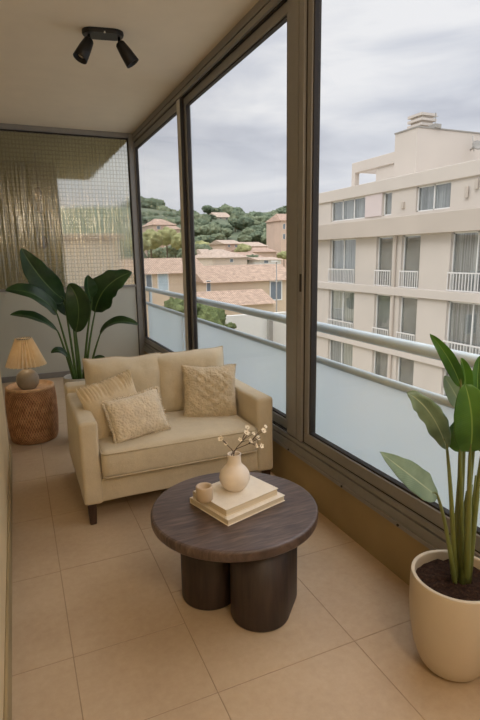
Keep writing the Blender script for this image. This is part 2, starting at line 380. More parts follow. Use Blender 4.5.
# posts between the sashes
bm = bmesh.new(); box(bm, XW-.006, XW+.09, 4.62, 4.70, .358, 2.802, .004); box(bm, XW+.0, XW+.09, 4.598, 4.62, .358, 2.802, mi=1)
struct(new_obj('trim_2', bm, [M['alu_light'], M['gasket']]))
bm = bmesh.new(); box(bm, XW-.004, XW+.09, 2.545, 2.66, .358, 2.802, .004); box(bm, XW-.006, XW+.09, 2.485, 2.535, .358, 2.802, .004)
box(bm, XW+.01, XW+.09, 2.475, 2.545, .358, 2.802, mi=1)
struct(new_obj('trim_3', bm, [M['alu'], M['gasket']]))
bm = bmesh.new(); box(bm, XW-.004, XW+.09, .05, .12, .358, 2.802, .004)
struct(new_obj('trim_4', bm, M['alu']))
# window lock plate on the near stile
tag(new_obj('window_latch', B(XW-.012, XW-.004, 2.487, 2.505, at(304, 292, 'x', XW).z, at(304, 274, 'x', XW).z, .003), M['gasket']), 'slim dark latch plate on the bronze window post', 'window latch')
# back partition: frame, ribbed glass, grey infill
bm = bmesh.new()
yb0, yb1 = YB, YB+.05
box(bm, -.36, XW+.0, yb0-.01, yb1, 2.86, 2.914, .003); box(bm, -.36, XW, yb0+.012, yb1, 2.845, 2.86, mi=1)
box(bm, -.36, XW, yb0-.01, yb1, 1.075, 1.105, .003)
box(bm, XW-.055, XW+.01, yb0-.015, yb1, 0, 2.914, .004); box(bm, XW-.065, XW-.055, yb0+.005, yb1, 0, 2.86, mi=1)
box(bm, -.36, -.33, yb0-.01, yb1, 0, 2.86)
box(bm, -.36, XW, yb0-.008, yb1, 0, .07, .003)
bk = struct(new_obj('wall_back', bm, [M['alu'], M['gasket']]))
new_obj('ribbed_glass', B(-.335, XW-.06, yb0+.018, yb0+.026, 1.10, 2.85), M['wired'], bk)
new_obj('infill_panel', B(-.335, XW-.06, yb0+.01, yb0+.03, .06, 1.08), M['lowpanel'], bk)
tag(new_obj('rivet', (lambda b: (tube(b, [(-.12, YB-.013, 1.045), (-.12, YB+.01, 1.045)], .011, 12), b)[1])(bmesh.new()), M['alu_light']),
    'small round fixing on the grey infill panel below the ribbed glass', 'rivet')
# the next balcony, seen through the ribbed glass
bm = bmesh.new(); box(bm, -.7, 1.50, YB+.1, 10.6, ZC-.0, ZC+.2); struct(new_obj('ceiling_next_balcony', bm, M['neighbor']))
struct(new_obj('wall_next_balcony_left', B(-.62, -.3, YB+.1, 10.6, 0, ZC), M['neighbor']))
struct(new_obj('wall_next_balcony_end', B(-.62, .78, 9.0, 9.1, 0, ZC), M['neighbor']))
struct(new_obj('floor_next_balcony', B(-.62, 1.85, YB+.1, 10.6, -.16, 0), M['concrete']))
t = empty('hanging_decoration', (.42, 8.0, 2.2), 'dark blurred hanging ornament glimpsed behind the ribbed glass', 'hanging ornament')
for q, (zz, rr) in enumerate(((2.34, .05), (2.16, .04), (1.68, .07))):
    bm = bmesh.new(); lathe(bm, [(0, zz-.1), (rr, zz-.06), (rr*.9, zz+.06), (0, zz+.1)], 16, .42, 8.0)
    new_obj('ornament', bm, M['twig'], t, True)
bm = bmesh.new(); tube(bm, [(.42, 8.0, 1.6), (.42, 8.0, ZC)], .004, 6); new_obj('cord', bm, M['twig'], t)
# slab edge outside
struct(new_obj('floor_slab_edge', B(XW+.09, 1.86, YN-.1, YB+.1, -.16, 0), M['concrete']))

# ------------------------------------------------------------------ balcony railing
rl = empty('balcony_railing', (1.73, 3, 0), 'pale grey tubular balcony railing with frosted glass panels outside the windows', 'railing')
def rod(name, p, q, r, m, par, n=16):
    bm = bmesh.new(); tube(bm, [p, q], r, n); return new_obj(name, bm, m, par, True)
rod('handrail', (1.73, -2, 1.0), (1.73, 7.75, 1.0), .031, M['pipe'], rl, 20)
rod('lower_rail', (1.73, -2, .79), (1.73, 7.75, .79), .022, M['pipe'], rl, 20)
for yy in (7.32, 5.63, 2.98, -.2):
    pb = new_obj('post', B(1.762, 1.80, yy-.025, yy+.025, 0, .99, .004), M['pipe'], rl)
for a, b in ((5.65, 7.28), (3.0, 5.61), (-.18, 2.96), (-2, -.22)):
    new_obj('frosted_panel', B(1.724, 1.736, a, b, .03, .775, .002), M['frosted'], rl)
struct(new_obj('trim_5', B(1.70, 1.76, -2, 7.6, 0, .03), M['pipe']))

# ------------------------------------------------------------------ cushions
def cushion_bm(w, h, t, n=22, m=6, edge=.22, pinch=.07, puff=2.4, wr=.006, seed=0, ruche=False, crown=0):
    """soft cushion in local XZ (w by h), thickness along Y"""
    bm = bmesh.new(); rnd = Vector((seed*3.1, seed*1.7, seed*5.3)); grid = {}
    def P(u, v, s):
        au, av = abs(u), abs(v)
        f = ((1-au**puff)*(1-av**puff))
        th = t*.5*(edge*0+f**.5)
        x = u*w/2*(1-pinch*(1-av**2)*au**3*0-pinch*(1-v*v)*au); z = v*h/2*(1-pinch*(1-u*u)*av)
        p = Vector((x, s*th, z))
        nn = noise.noise(p*9+rnd)*wr*2+noise.noise(p*26+rnd)*wr*.7
        k = max(0, f)**.3
        p.y += s*nn*k
        cr = (au*av)**3*wr*2.5; p.y += s*noise.noise(p*18+rnd)*cr
        if ruche and v > .45 and abs(u) < 1:
            p.y += s*sin(u*50+v*3+sin(u*9)*1.5)*.014*((v-.45)/.55)**.7*(1 if av < .97 else .5)
            p.z += sin(u*50)*.006*((v-.45)/.55)
        p.z += noise.noise(Vector((u*2, v*2, seed)))*wr*1.4; 
        return p
    V = {}
    for s in (-1, 1):
        for i in range(n+1):
            for j in range(n+1):
                u, v = -1+2*i/n, -1+2*j/n
                u = sin(u*pi/2)*.35+u*.65; v = sin(v*pi/2)*.35+v*.65
                edgev = i in (0, n) or j in (0, n)
                if edgev and s == 1: V[s, i, j] = V[-1, i, j]; continue
                V[s, i, j] = bm.verts.new(P(u, v, s))
        for i in range(n):
            for j in range(n):
                f = [V[s, i, j], V[s, i+1, j], V[s, i+1, j+1], V[s, i, j+1]]
                bm.faces.new(f if s == 1 else f[::-1])
    loop = [V[-1, i, 0].co.copy() for i in range(n)]+[V[-1, n, j].co.copy() for j in range(n)]+[V[-1, n-i, n].co.copy() for i in range(n)]+[V[-1, 0, n-j].co.copy() for j in range(n)]
    return bm, loop
def place(o, loc, rx=0, ry=0, rz=0):
    o.rotation_mode = 'XYZ'
    o.matrix_world = Matrix.Translation(loc) @ Matrix.Rotation(rz, 4, 'Z') @ Matrix.Rotation(rx, 4, 'X') @ Matrix.Rotation(ry, 4, 'Y')
def child_local(o, par):
    o.parent = par; o.matrix_parent_inverse = Matrix.Identity(4); return o

# ------------------------------------------------------------------ sofa
X0, X1, YF, YK = .232, 1.385, 2.68, 3.52
sf = empty('loveseat', ((X0+X1)/2, (YF+YK)/2, 0), 'oatmeal linen two-seat sofa with square arms and dark tapered feet', 'sofa')
def soft_box(x0, x1, y0, y1, z0, z1, bev, n=4, wr=.002, seed=0, crown=0):
    bm = bmesh.new(); box(bm, x0, x1, y0, y1, z0, z1, bev, 0, 4)
    bmesh.ops.subdivide_edges(bm, edges=[e for e in bm.edges if e.calc_length() > .12], cuts=7, use_grid_fill=True)
    cx, cy = (x0+x1)/2, (y0+y1)/2
    for v in bm.verts:
        p = v.co
        v.co += Vector((noise.noise(p*7+Vector((seed, 0, 0))), noise.noise(p*7+Vector((0, seed+9, 0))), noise.noise(p*7+Vector((0, 0, seed+20)))))*wr*2
        if crown and p.z > (z0+z1)/2:
            u = (p.x-cx)/(x1-x0)*2; w = (p.y-cy)/(y1-y0)*2
            v.co.z += crown*max(0, 1-u*u)*max(0, 1-w*w*.8)
    return bm
new_obj('base', soft_box(X0+.085, X1-.085, YF+.012, YK-.02, .125, .262, .012, seed=1), M['sofa'], sf, True)
new_obj('arm', soft_box(X0, X0+.10, YF, YK-.14, .12, .595, .02, seed=2), M['sofa'], sf, True)
new_obj('arm', soft_box(X1-.11, X1, YF, YK-.14, .12, .595, .02, seed=3), M['sofa'], sf, True)
new_obj('back_frame', soft_box(X0, X1, YK-.16, YK, .12, .635, .025, seed=4), M['sofa'], sf, True)
bm = soft_box(X0+.104, X1-.114, YF-.03, YK-.165, .262, .425, .036, seed=5, wr=.003, crown=.022)
sc_ = new_obj('seat_cushion', bm, M['sofa'], sf, True)
def rr_loop(x0, x1, y0, y1, z, r=.03, cr=0):
    out = []
    for cx, cy, a0 in ((x1-r, y1-r, 0), (x0+r, y1-r, 90), (x0+r, y0+r, 180), (x1-r, y0+r, 270)):
        for k in range(5):
            a = radians(a0+90*k/4); out.append(Vector((cx+r*cos(a), cy+r*sin(a), z)))
    res = []
    for a, b in zip(out, out[1:]+out[:1]):
        for k in range(6): res.append(a.lerp(b, k/6))
    return res+[res[0]]
bm = bmesh.new()
for z in (.276, .411): tube(bm, rr_loop(X0+.107, X1-.117, YF-.028, YK-.168, z), .0042, 6, cap=False)
new_obj('piping', bm, M['sofa_pipe'], sc_, True)
for (x, y) in ((X0+.04, YF+.03), (X1-.04, YF+.03), (X0+.045, YK-.05), (X1-.05, YK-.05)):
    bm = bmesh.new(); s0, s1 = .017, .024
    vs = [bm.verts.new((x+sx*s, y+sy*s, z)) for (s, z) in ((s0, 0), (s1, .122)) for sx, sy in ((-1, -1), (1, -1), (1, 1), (-1, 1))]
    for q in ((3, 2, 1, 0), (4, 5, 6, 7), (0, 1, 5, 4), (1, 2, 6, 5), (2, 3, 7, 6), (3, 0, 4, 7)): bm.faces.new([vs[i] for i in q])
    bmesh.ops.bevel(bm, geom=bm.edges[:], offset=.003, segments=2, affect='EDGES')
    new_obj('leg', bm, M['legwood'], sf)
# back cushions belong to the sofa but lift off: things of their own
def seam(loop, r, mat, par, closed=True):
    bm = bmesh.new(); tube(bm, loop+[loop[0]], r, 6, cap=False)
    o = new_obj('piping', bm, mat, None, True); return child_local(o, par)
for i, (cx, w, rz, lab) in enumerate(((.595, .515, .03, 'left oatmeal linen back cushion of the loveseat, behind the ruched pillow'), (1.03, .53, -.05, 'right oatmeal linen back cushion of the loveseat, behind the square embossed pillow'))):
    bm, lp = cushion_bm(w, .43, .20, 24, puff=4.5, pinch=.04, wr=.008, seed=11+i)
    o = new_obj('back_cushion', bm, M['sofa'], None, True); place(o, (cx, YK-.275, .61), rx=radians(-10), ry=radians(1.5-3*i), rz=rz)
    tag(o, lab, 'cushion', 'back cushions of the loveseat')
    seam(lp, .0035, M['sofa_pipe'], o)
# scatter pillows
bm, lp = cushion_bm(.36, .35, .15, 72, puff=3, pinch=.06, wr=.008, seed=31, ruche=True)
o = new_obj('ruched_pillow', bm, M['pillow_lin'], None, True); place(o, (.465, 2.985, .575), rx=radians(-16), ry=radians(-9), rz=radians(18))
tag(o, 'sand linen scatter pillow with a gathered ruched top edge, leaning in the left corner', 'pillow')
seam(lp, .004, M['sofa_pipe'], o)
def fringe(loop, mat, par, ln=.012, n=150, which=None):
    bm = bmesh.new(); L = len(loop)
    for k in range(n):
        a = k/n*L; i = int(a); p = loop[i].lerp(loop[(i+1) % L], a-i)
        d = Vector((p.x, 0, p.z)).normalized()
        if which and not which(p): continue
        q = p+d*ln*random.uniform(.7, 1.2)+Vector((random.uniform(-.5, .5), random.uniform(-.6, .6), random.uniform(-.5, .5)))*ln*.5
        tube(bm, [p-d*.004, (p+q)/2+Vector((0, random.uniform(-.002, .002), 0)), q], [.0038, .0042, .002], 5)
    return child_local(new_obj('fringe', bm, mat, None, True), par)
bm, lp = cushion_bm(.335, .25, .13, 26, puff=3, pinch=.05, wr=.007, seed=41)
o = new_obj('lumbar_pillow', bm, M['pillow_knit'], None, True); place(o, (.575, 2.835, .548), rx=radians(-24), ry=radians(-6), rz=radians(10))
tag(o, 'small oblong cream textured pillow with fringed edge, in front of the ruched pillow', 'pillow')
fringe(lp, M['pillow_knit'], o, .015, 170)
bm, lp = cushion_bm(.36, .36, .15, 54, puff=3, pinch=.07, wr=.008, seed=51)
for v in bm.verts:                                           # raised woven blocks
    x, z = v.co.x, v.co.z
    if abs(x) < .1 and -.12 < z < .13:
        v.co.y += (-1 if v.co.y < 0 else 1)*.004*(1 if (int((x+.2)/.04)+int((z+.2)/.03)) % 2 else -1)
o = new_obj('square_pillow', bm, M['pillow_knit2'], None, True); place(o, (1.095, 3.02, .578), rx=radians(-17), ry=radians(3), rz=radians(-8))
tag(o, 'square sand textured pillow with embossed blocks, leaning at the right arm', 'pillow')
fringe(lp, M['pillow_knit2'], o, .006, 110)

# ------------------------------------------------------------------ coffee table
TC = (.765, 1.845)
tb = empty('coffee_table', (TC[0], TC[1], 0), 'round dark-stained wood coffee table on two rounded pillar legs', 'coffee table')
bm = bmesh.new(); R_ = .353
lathe(bm, [(0, .362), (R_-.012, .362), (R_-.003, .366), (R_, .374), (R_, .398), (R_-.003, .406), (R_-.010, .409), (0, .409)], 96, *TC)
new_obj('tabletop', bm, M['table'], tb, False)
for p in bpy.data.objects['tabletop'].data.polygons: p.use_smooth = len(p.vertices) == 4 and abs(p.normal.z) < .9
def stadium(a, b, r, z0, z1):
    bm = bmesh.new(); a = Vector(a); b = Vector(b); d = (b-a).normalized(); ang = atan2(d.y, d.x); n = 24
    ring = [b+Vector((cos(ang-pi/2+pi*k/n), sin(ang-pi/2+pi*k/n)))*r for k in range(n+1)]+[a+Vector((cos(ang+pi/2+pi*k/n), sin(ang+pi/2+pi*k/n)))*r for k in range(n+1)]
    c = (a+b)/2
    lv = []
    for z, s in ((z0, .955), (z0+.004, .985), (z0+.012, 1), (z1, 1)):
        lv.append([bm.verts.new((c.x+(p.x-c.x)*s, c.y+(p.y-c.y)*s, z)) for p in ring])
    for r0, r1 in zip(lv, lv[1:]):
        for k in range(len(ring)): bm.faces.new((r0[k], r0[(k+1) % len(ring)], r1[(k+1) % len(ring)], r1[k]))
    bm.faces.new(lv[0][::-1]); bm.faces.new(lv[-1]); return bm
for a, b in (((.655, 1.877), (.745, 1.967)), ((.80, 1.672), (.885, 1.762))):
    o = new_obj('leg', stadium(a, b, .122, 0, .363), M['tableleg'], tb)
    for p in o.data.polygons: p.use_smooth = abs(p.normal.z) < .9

# ------------------------------------------------------------------ books, cup, vase, flowers
def book(name, quad, z0, z1, lab, seed):
    a, b, c, d = [Vector((q[0], q[1])) for q in quad]        # near-left, near, right, far
    cen = (a+b+c+d)/4
    ux = (c-b).normalized(); ang = atan2(ux.y, ux.x)
    w = ((c-b).length+(d-a).length)/2; h = ((a-b).length+(d-c).length)/2
    o = empty(name, (cen.x, cen.y, z0), lab, 'book', 'books stacked on the coffee table'); o.rotation_euler = (0, 0, ang)
    def ch(nm, bm, m):
        k = new_obj(nm, bm, m, None); return child_local(k, o)
    t = z1-z0; ct = .0025
    bm = bmesh.new(); box(bm, -w/2, w/2, -h/2, h/2, 0, ct, .0008, 0, 1); box(bm, -w/2, w/2, -h/2, h/2, t-ct, t, .0008, 0, 1); box(bm, -w/2, w/2, h/2-ct, h/2, ct*.5, t-ct*.5)
    ch('cover', bm, M['cover'])
    bm = bmesh.new(); box(bm, -w/2+.004, w/2-.004, -h/2+.004, h/2-ct, ct, t-ct); ch('pages', bm, M['pages'])
    return o
lo = [(.610, 1.945), (.662, 1.69), (.966, 1.782), (.914, 2.037)]
book('book', lo, .4095, .436, 'larger lower cream cloth book lying on the coffee table', 1)
up = [(.612, 1.93), (.672, 1.712), (.948, 1.795), (.888, 2.013)]
book('book', up, .4365, .469, 'upper cream cloth book carrying the vase and cup', 2)
ZT = .4695
cc = at(204, 501, 'z', ZT); bm = bmesh.new()
cx, cy = cc.x+.006, cc.y+.01
lathe(bm, [(0, ZT), (.030, ZT), (.034, ZT+.004), (.0345, ZT+.058), (.033, ZT+.0615), (.029, ZT+.0615), (.024, ZT+.057), (.0235, ZT+.03), (0, ZT+.028)], 40, cx, cy)
tag(new_obj('candle_cup', bm, M['cup'], None, True), 'small sand ceramic cup beside the vase on the books', 'cup')
vc = at(234, 490, 'z', ZT); vx, vy = vc.x+.010, vc.y+.015
bm = bmesh.new()
VS = .95
prof = [(0, ZT), (.034, ZT), (.042, ZT+.004), (.056, ZT+.022), (.0645, ZT+.045), (.0655, ZT+.062), (.060, ZT+.082), (.048, ZT+.1), (.036, ZT+.113), (.0300, ZT+.124), (.0282, ZT+.140), (.0285, ZT+.158), (.0295, ZT+.165), (.027, ZT+.1665), (.0235, ZT+.163), (.0225, ZT+.14), (.024, ZT+.12), (.04, ZT+.09), (.03, ZT+.02), (0, ZT+.015)]
pp = [(p.x, ZT+(p.y-ZT)*VS) for p in catmull([(r, z, 0) for r, z in prof], 3)]
pp = [(max(0, r), z) for r, z in pp]
lathe(bm, pp, 48, vx, vy)
tag(new_obj('bottle_vase', bm, M['ceramic'], None, True), 'matt cream round-bellied vase with a short neck on the books', 'vase')
neck = Vector((vx, vy, ZT+.163*VS))
def blossom(par, c, d, s):
    d = d.normalized(); a = d.orthogonal().normalized(); b = d.cross(a)
    bm = bmesh.new()
    for k in range(5):
        an = 2*pi*k/5+random.random()*.3; r = a*cos(an)+b*sin(an); t_ = -a*sin(an)+b*cos(an)
        prev = None; pts = []
        for i in range(5):
            f = i/4; w = s*.55*sin(pi*min(1, .15+f*.8))**.8
            m_ = c+r*s*f+d*s*(.5*f*f+.05*(1-f))
            pts.append((bm.verts.new(m_-t_*w+d*s*.12), bm.verts.new(m_), bm.verts.new(m_+t_*w+d*s*.12)))
        for p, q in zip(pts, pts[1:]):
            bm.faces.new((p[0], p[1], q[1], q[0])); bm.faces.new((p[1], p[2], q[2], q[1]))
    f = new_obj('blossom', bm, M['petal'], par, True, recalc=False)
    mod = f.modifiers.new('s', 'SOLIDIFY'); mod.thickness = .0008
    bm = bmesh.new(); bmesh.ops.create_icosphere(bm, subdivisions=1, radius=s*.22, matrix=Matrix.Translation(c+d*s*.15))
    new_obj('flower_centre', bm, M['flcore'], f, True)
sprigs = [('slender twig leaning left out of the vase with one cream blossom', [((221, 439), 2.0-.14, .011), ((226, 444), 2.0-.13, .007)]),
          ('middle twig in the vase with a cluster of cream blossoms', [((240, 440), 1.86, .009), ((246, 433), 1.84, .012), ((250, 441), 1.83, .010), ((247, 428), 1.87, .010), ((253, 434), 1.85, .008)]),
          ('longest twig leaning right out of the vase with cream blossoms', [((257, 438), 1.82, .011), ((263, 431), 1.80, .011), ((261, 446), 1.80, .010), ((265, 427), 1.83, .008), ((256, 446), 1.81, .009)])]
for lab, fl in sprigs:
    root = empty('flower_sprig', neck-Vector((0, 0, .1)), lab, 'flower', 'flower sprigs in the vase')
    pts = [at(p[0], p[1], 'y', Y) for p, Y, s in fl]
    cen = sum(pts, Vector())/len(pts)
    bm = bmesh.new(); st = neck+Vector((random.uniform(-.01, .01), random.uniform(-.008, .008), 0))
    bow = neck.lerp(cen, .55)+Vector((0, 0, .006))
    main = catmull([neck-Vector((0, 0, .12)), st, bow, cen], 6); tube(bm, main, .0016, 6)
    for p in pts: tube(bm, catmull([bow, (bow+p)/2+Vector((0, 0, .004)), p], 4), .0011, 5)
    new_obj('twig', bm, M['twig'], root, True)
    for p, (_, _, s) in zip(pts, fl):
        blossom(root, p, (p-neck)+Vector((random.uniform(-.05, .05), -.09, .03)), s*1.15)

# ------------------------------------------------------------------ stool and lamp
SX, SY = .03, 4.34
st = empty('rattan_stool', (SX, SY, 0), 'round woven rattan drum stool against the left wall under the lamp', 'stool')
bm = bmesh.new()
pr = [(.165, 0), (.178, .01), (.186, .05), (.193, .14), (.196, .24), (.194, .34), (.188, .41), (.182, .435)]
pp = [(p.x, p.y) for p in catmull([(r, z, 0) for r, z in pr], 4)]
lathe(bm, pp, 96, SX, SY, True); new_obj('woven_body', bm, M['rattan'], st, True)
bm = bmesh.new(); lathe(bm, [(.182, .425), (.186, .436), (.184, .449), (.174, .453), (.166, .447), (.160, .436), (.12, .428), (0, .426)], 64, SX, SY)
new_obj('tray_top', bm, M['rattan_top'], st, True)
bm = bmesh.new(); lathe(bm, [(0, .002), (.165, .002), (.175, .012)], 48, SX, SY); new_obj('underside', bm, M['rattan_top'], st, True)
LX, LY = SX-.012, SY-.03
lp_ = empty('table_lamp', (LX, LY, .427), 'small table lamp with pleated cream shade and round grey base', 'lamp')
bm = bmesh.new(); pr = [(0, .4275), (.04, .4275), (.058, .436), (.078, .462), (.086, .495), (.082, .53), (.064, .562), (.038, .582), (.018, .590), (.016, .61), (0, .61)]
pp = [(max(0, p.x), p.y) for p in catmull([(r, z, 0) for r, z in pr], 4)]
lathe(bm, pp, 48, LX, LY); new_obj('lamp_base', bm, M['lampbase'], lp_, True)
bm = bmesh.new(); tube(bm, [(LX, LY, .6), (LX, LY, .78)], .006, 10); new_obj('stem', bm, M['alu'], lp_, True)
bm = bmesh.new(); n = 28*8; rings = []
for i in range(9):
    f = i/8; r0 = .143*(1-f)+.056*f; z = .622*(1-f)+.84*f
    rings.append([bm.verts.new((LX+(r0+(.0125*(1-f*.45))*(1 if True else 0)*(abs(((k/8) % 1)*2-1)*2-1))*cos(2*pi*k/n), LY+(r0+(.0125*(1-f*.45))*(abs(((k/8) % 1)*2-1)*2-1))*sin(2*pi*k/n), z)) for k in range(n)])
for a, b in zip(rings, rings[1:]):
    for k in range(n): bm.faces.new((a[k], a[(k+1) % n], b[(k+1) % n], b[k]))
sh = new_obj('lamp_shade', bm, M['shade'], lp_, False); md = sh.modifiers.new('s', 'SOLIDIFY'); md.thickness = .0015
bm = bmesh.new(); lathe(bm, [(.052, .832), (.058, .832), (.058, .842), (.052, .842), (.052, .832)], 48, LX, LY)
for k in range(3):
    a = k*2*pi/3; tube(bm, [(LX, LY, .775), (LX+.053*cos(a), LY+.053*sin(a), .836)], .002, 6)
new_obj('shade_ring', bm, M['alu'], lp_, True)

LAMP_AT = (LX, LY, .72)
# ------------------------------------------------------------------ ceiling spotlight
cl = empty('ceiling_spotlight', (.69, 3.78, ZC), 'black twin-head ceiling spotlight with oval mounting plate', 'ceiling light')
bm = bmesh.new()
c0, c1 = Vector((.622, 3.79)), Vector((.756, 3.765))
b2 = stadium(tuple(c0), tuple(c1), .066, ZC-.028, ZC-.0005)
new_obj('mounting_plate', b2, M['black'], cl)
bm = bmesh.new(); tube(bm, [(.69, 3.715, ZC-.03), (.69, 3.715, ZC-.02)], .006, 8); new_obj('screw', bm, M['alu_light'], cl)
for s, (ax, ay) in ((-1, (.598, 3.78)), (1, (.79, 3.76))):
    top = Vector((ax, ay, ZC-.028)); piv = top+Vector((s*.006, -.01, -.045))
    bm = bmesh.new(); tube(bm, [top+Vector((0, 0, .004)), top+Vector((0, 0, -.03)), piv], .009, 10)
    bmesh.ops.create_uvsphere(bm, u_segments=12, v_segments=8, radius=.014, matrix=Matrix.Translation(piv))
    new_obj('swivel_joint', bm, M['black'], cl, True)
    d = Vector((s*.5+.04, -.1, -.82)).normalized()
    bm = bmesh.new(); pr = [(0, -.014), (.024, -.014), (.032, -.005), (.041, .055), (.048, .135), (.045, .136), (.040, .12), (.025, .10), (0, .10)]
    lathe(bm, pr, 32); rot = d.to_track_quat('Z', 'Y').to_matrix().to_4x4()
    bm.transform(Matrix.Translation(piv) @ rot)
    hd = new_obj('spot_head', bm, M['black'], cl, True)
    bm = bmesh.new(); lathe(bm, [(0, .099), (.018, .10), (.024, .108), (.018, .116), (0, .118)], 20); bm.transform(Matrix.Translation(piv) @ rot)
    new_obj('bulb', bm, M['bulb'], hd, True)

# ------------------------------------------------------------------ plants
def leaf_bm(base, mid, tip, width, nrm, fold=.25, wave=.06, curl=0, seed=0, nt=28, ns=10, prof=.62, twist=0, pk=.9, lob=.05):
    base, mid, tip, nrm = Vector(base), Vector(mid), Vector(tip), Vector(nrm)
    bm = bmesh.new(); uv = bm.loops.layers.uv.verify(); G = []
    for i in range(nt+1):
        t = i/nt
        c = base*(1-t)**2+mid*2*t*(1-t)+tip*t*t
        d = ((mid-base)*(1-t)+(tip-mid)*t).normalized()
        n = (nrm-d*nrm.dot(d)).normalized(); s = d.cross(n)
        if twist:
            q = Matrix.Rotation(twist*t, 3, d); n = q @ n; s = q @ s
        w = width/2*max(0.0, sin(pi*min(1, t**pk)))**prof
        if t < .04: w = max(w, width*.03)
        row = []
        for j in range(-ns, ns+1):
            u = j/ns
            h = fold*abs(u)*w + wave*width*noise.noise(Vector((u*.8+seed*7, t*4.2, seed)))*abs(u)**1.3 + curl*u*u*w
            ww = w*(1+lob*noise.noise(Vector((seed+3*(1 if u > 0 else -1), t*6, 0))))
            row.append(bm.verts.new(c+s*u*ww+n*h))
        G.append(row)
    for i in range(nt):
        for j in range(2*ns):
            f = bm.faces.new((G[i][j], G[i][j+1], G[i+1][j+1], G[i+1][j]))
            for lp, (a, b) in zip(f.loops, ((j, i), (j+1, i), (j+1, i+1), (j, i+1))): lp[uv].uv = (a/(2*ns), b/nt)
    return bm
def add_leaf(par, mat, stem_mat, root, base, mid, tip, width, nrm, stem_mid=None, r0=.011, r1=.0055, **kw):
    o = new_obj('leaf', leaf_bm(base, mid, tip, width, nrm, **kw), mat, par, True, recalc=False)
    m = o.modifiers.new('s', 'SOLIDIFY'); m.thickness = .0012
    base, mid = Vector(base), Vector(mid); root = Vector(root)
    sm = Vector(stem_mid) if stem_mid else root.lerp(base, .55)+Vector((0, 0, .05*(base-root).length))
    pts = catmull([root, sm, base, base.lerp(mid, .25)], 7)
    rr = [r0+(r1-r0)*min(1, i/(len(pts)-8)) if i < len(pts)-7 else r1*(1-(i-(len(pts)-8))/9) for i in range(len(pts))]
    bm = bmesh.new(); tube(bm, pts, rr, 8); new_obj('stem', bm, stem_mat, par, True)
# left plant (behind the loveseat)
PX, PY = .405, 4.12
pl = empty('potted_plant', (PX, PY, 0), 'tall broad-leaved green plant in a pale pot behind the loveseat', 'potted plant', )
pr = [(0, 0), (.085, 0), (.10, .01), (.118, .15), (.128, .35), (.132, .52), (.132, .53), (.126, .533), (.120, .528), (.118, .49), (.11, .45), (0, .45)]
bm = bmesh.new(); lathe(bm, pr, 48, PX, PY); new_obj('pot', bm, M['pot_l'], pl, True)
bm = bmesh.new(); lathe(bm, [(0, .50), (.06, .498), (.118, .49)], 24, PX, PY); new_obj('soil', bm, M['soil'], pl, True)
L = lambda x, y, Y: at(x, y, 'y', Y)
rt = lambda dx, dy: (PX+dx, PY+dy, .49)
face = Vector((-.35, -.9, .25))
lv = [ # base, mid, tip, width, nrm, root, kw
 (L(64, 300, 4.10), L(42, 285, 4.0), L(21, 248, 4.0), .20, (-.25, -.75, .55), rt(-.03, 0), dict(fold=.15, seed=1, pk=.75, lob=.12, wave=.1)),
 (L(57, 314, 4.0), L(38, 288, 3.9), L(5, 290, 3.9), .19, (-.2, -.5, .8), rt(-.04, -.02), dict(fold=.2, seed=2, pk=.8)),
 (L(58, 332, 3.95), L(36, 312, 3.85), L(10, 315, 3.85), .12, (-.1, -.45, .85), rt(-.05, -.01), dict(fold=.25, seed=3, pk=.8)),
 (L(76, 332, 3.95), L(84, 298, 3.85), L(68, 284, 3.9), .18, (-.3, -1, .05), rt(.0, -.04), dict(fold=.3, seed=4, pk=.85)),
 (L(95, 312, 4.1), L(100, 282, 4.0), L(132, 272, 4.0), .235, (-.2, -.8, .5), rt(.03, 0), dict(fold=.15, seed=5, pk=.7, wave=.14, lob=.28)),
 (L(100, 335, 4.0), L(112, 314, 3.9), L(139, 325, 3.8), .12, (0, -.5, .9), rt(.05, -.02), dict(fold=.25, seed=6, pk=.8)),
 (L(68, 357, 4.0), L(60, 346, 3.95), L(51, 353, 3.95), .07, (-.1, -.6, .8), rt(-.05, -.02), dict(fold=.2, seed=7)),
 (L(93, 368, 4.15), L(97, 356, 4.1), L(107, 360, 4.1), .08, (.1, -.7, .6), rt(.06, 0), dict(fold=.2, seed=8)),
 (L(72, 315, 4.2), L(62, 305, 4.2), L(58, 288, 4.2), .13, (-.1, -.9, .4), rt(-.01, .03), dict(fold=.2, seed=9)),
 (L(92, 300, 4.05), L(86, 290, 4.0), L(88, 275, 4.0), .13, (.5, -.8, .2), rt(.02, .02), dict(fold=.5, seed=10)),
]
for b, m, t_, w, n, r, kw in lv: add_leaf(pl, M['leafL'], M['stem'], r, b, m, t_, w, n, **kw)
# right plant (near, under the window)
QX, QY = 1.303, 1.145
pl = empty('potted_plant', (QX, QY, 0), 'large paddle-leaved plant in a rounded beige pot beside the window parapet, at the right edge', 'potted plant')
pr = [(0, 0), (.07, 0), (.092, .006), (.115, .03), (.137, .085), (.153, .16), (.161, .24), (.162, .31), (.160, .366), (.157, .372), (.150, .372), (.146, .366), (.143, .31), (.13, .28), (0, .28)]
pr = [(r*.945, z*.965) for r, z in pr]
pp = [(max(0, p.x), p.y) for p in catmull([(r, z, 0) for r, z in pr], 3)]
bm = bmesh.new(); lathe(bm, pp, 64, QX, QY); new_obj('pot', bm, M['pot_r'], pl, True)
bm = bmesh.new()
for i in range(1):
    rings = []
    for r in (0, .03, .06, .09, .12, .1365):
        n = 40
        if r == 0: rings.append([bm.verts.new((QX, QY, .332))]*n)
        else: rings.append([bm.verts.new((QX+r*cos(2*pi*k/n), QY+r*sin(2*pi*k/n), .331+.012*noise.noise(Vector((r*40*cos(2*pi*k/n), r*40*sin(2*pi*k/n), 1)))-.04*r)) for k in range(n)])
    for a, b in zip(rings, rings[1:]):
        for k in range(n):
            vs = [a[k], a[(k+1) % n], b[(k+1) % n], b[k]]; vs = list(dict.fromkeys(vs)); bm.faces.new(vs)
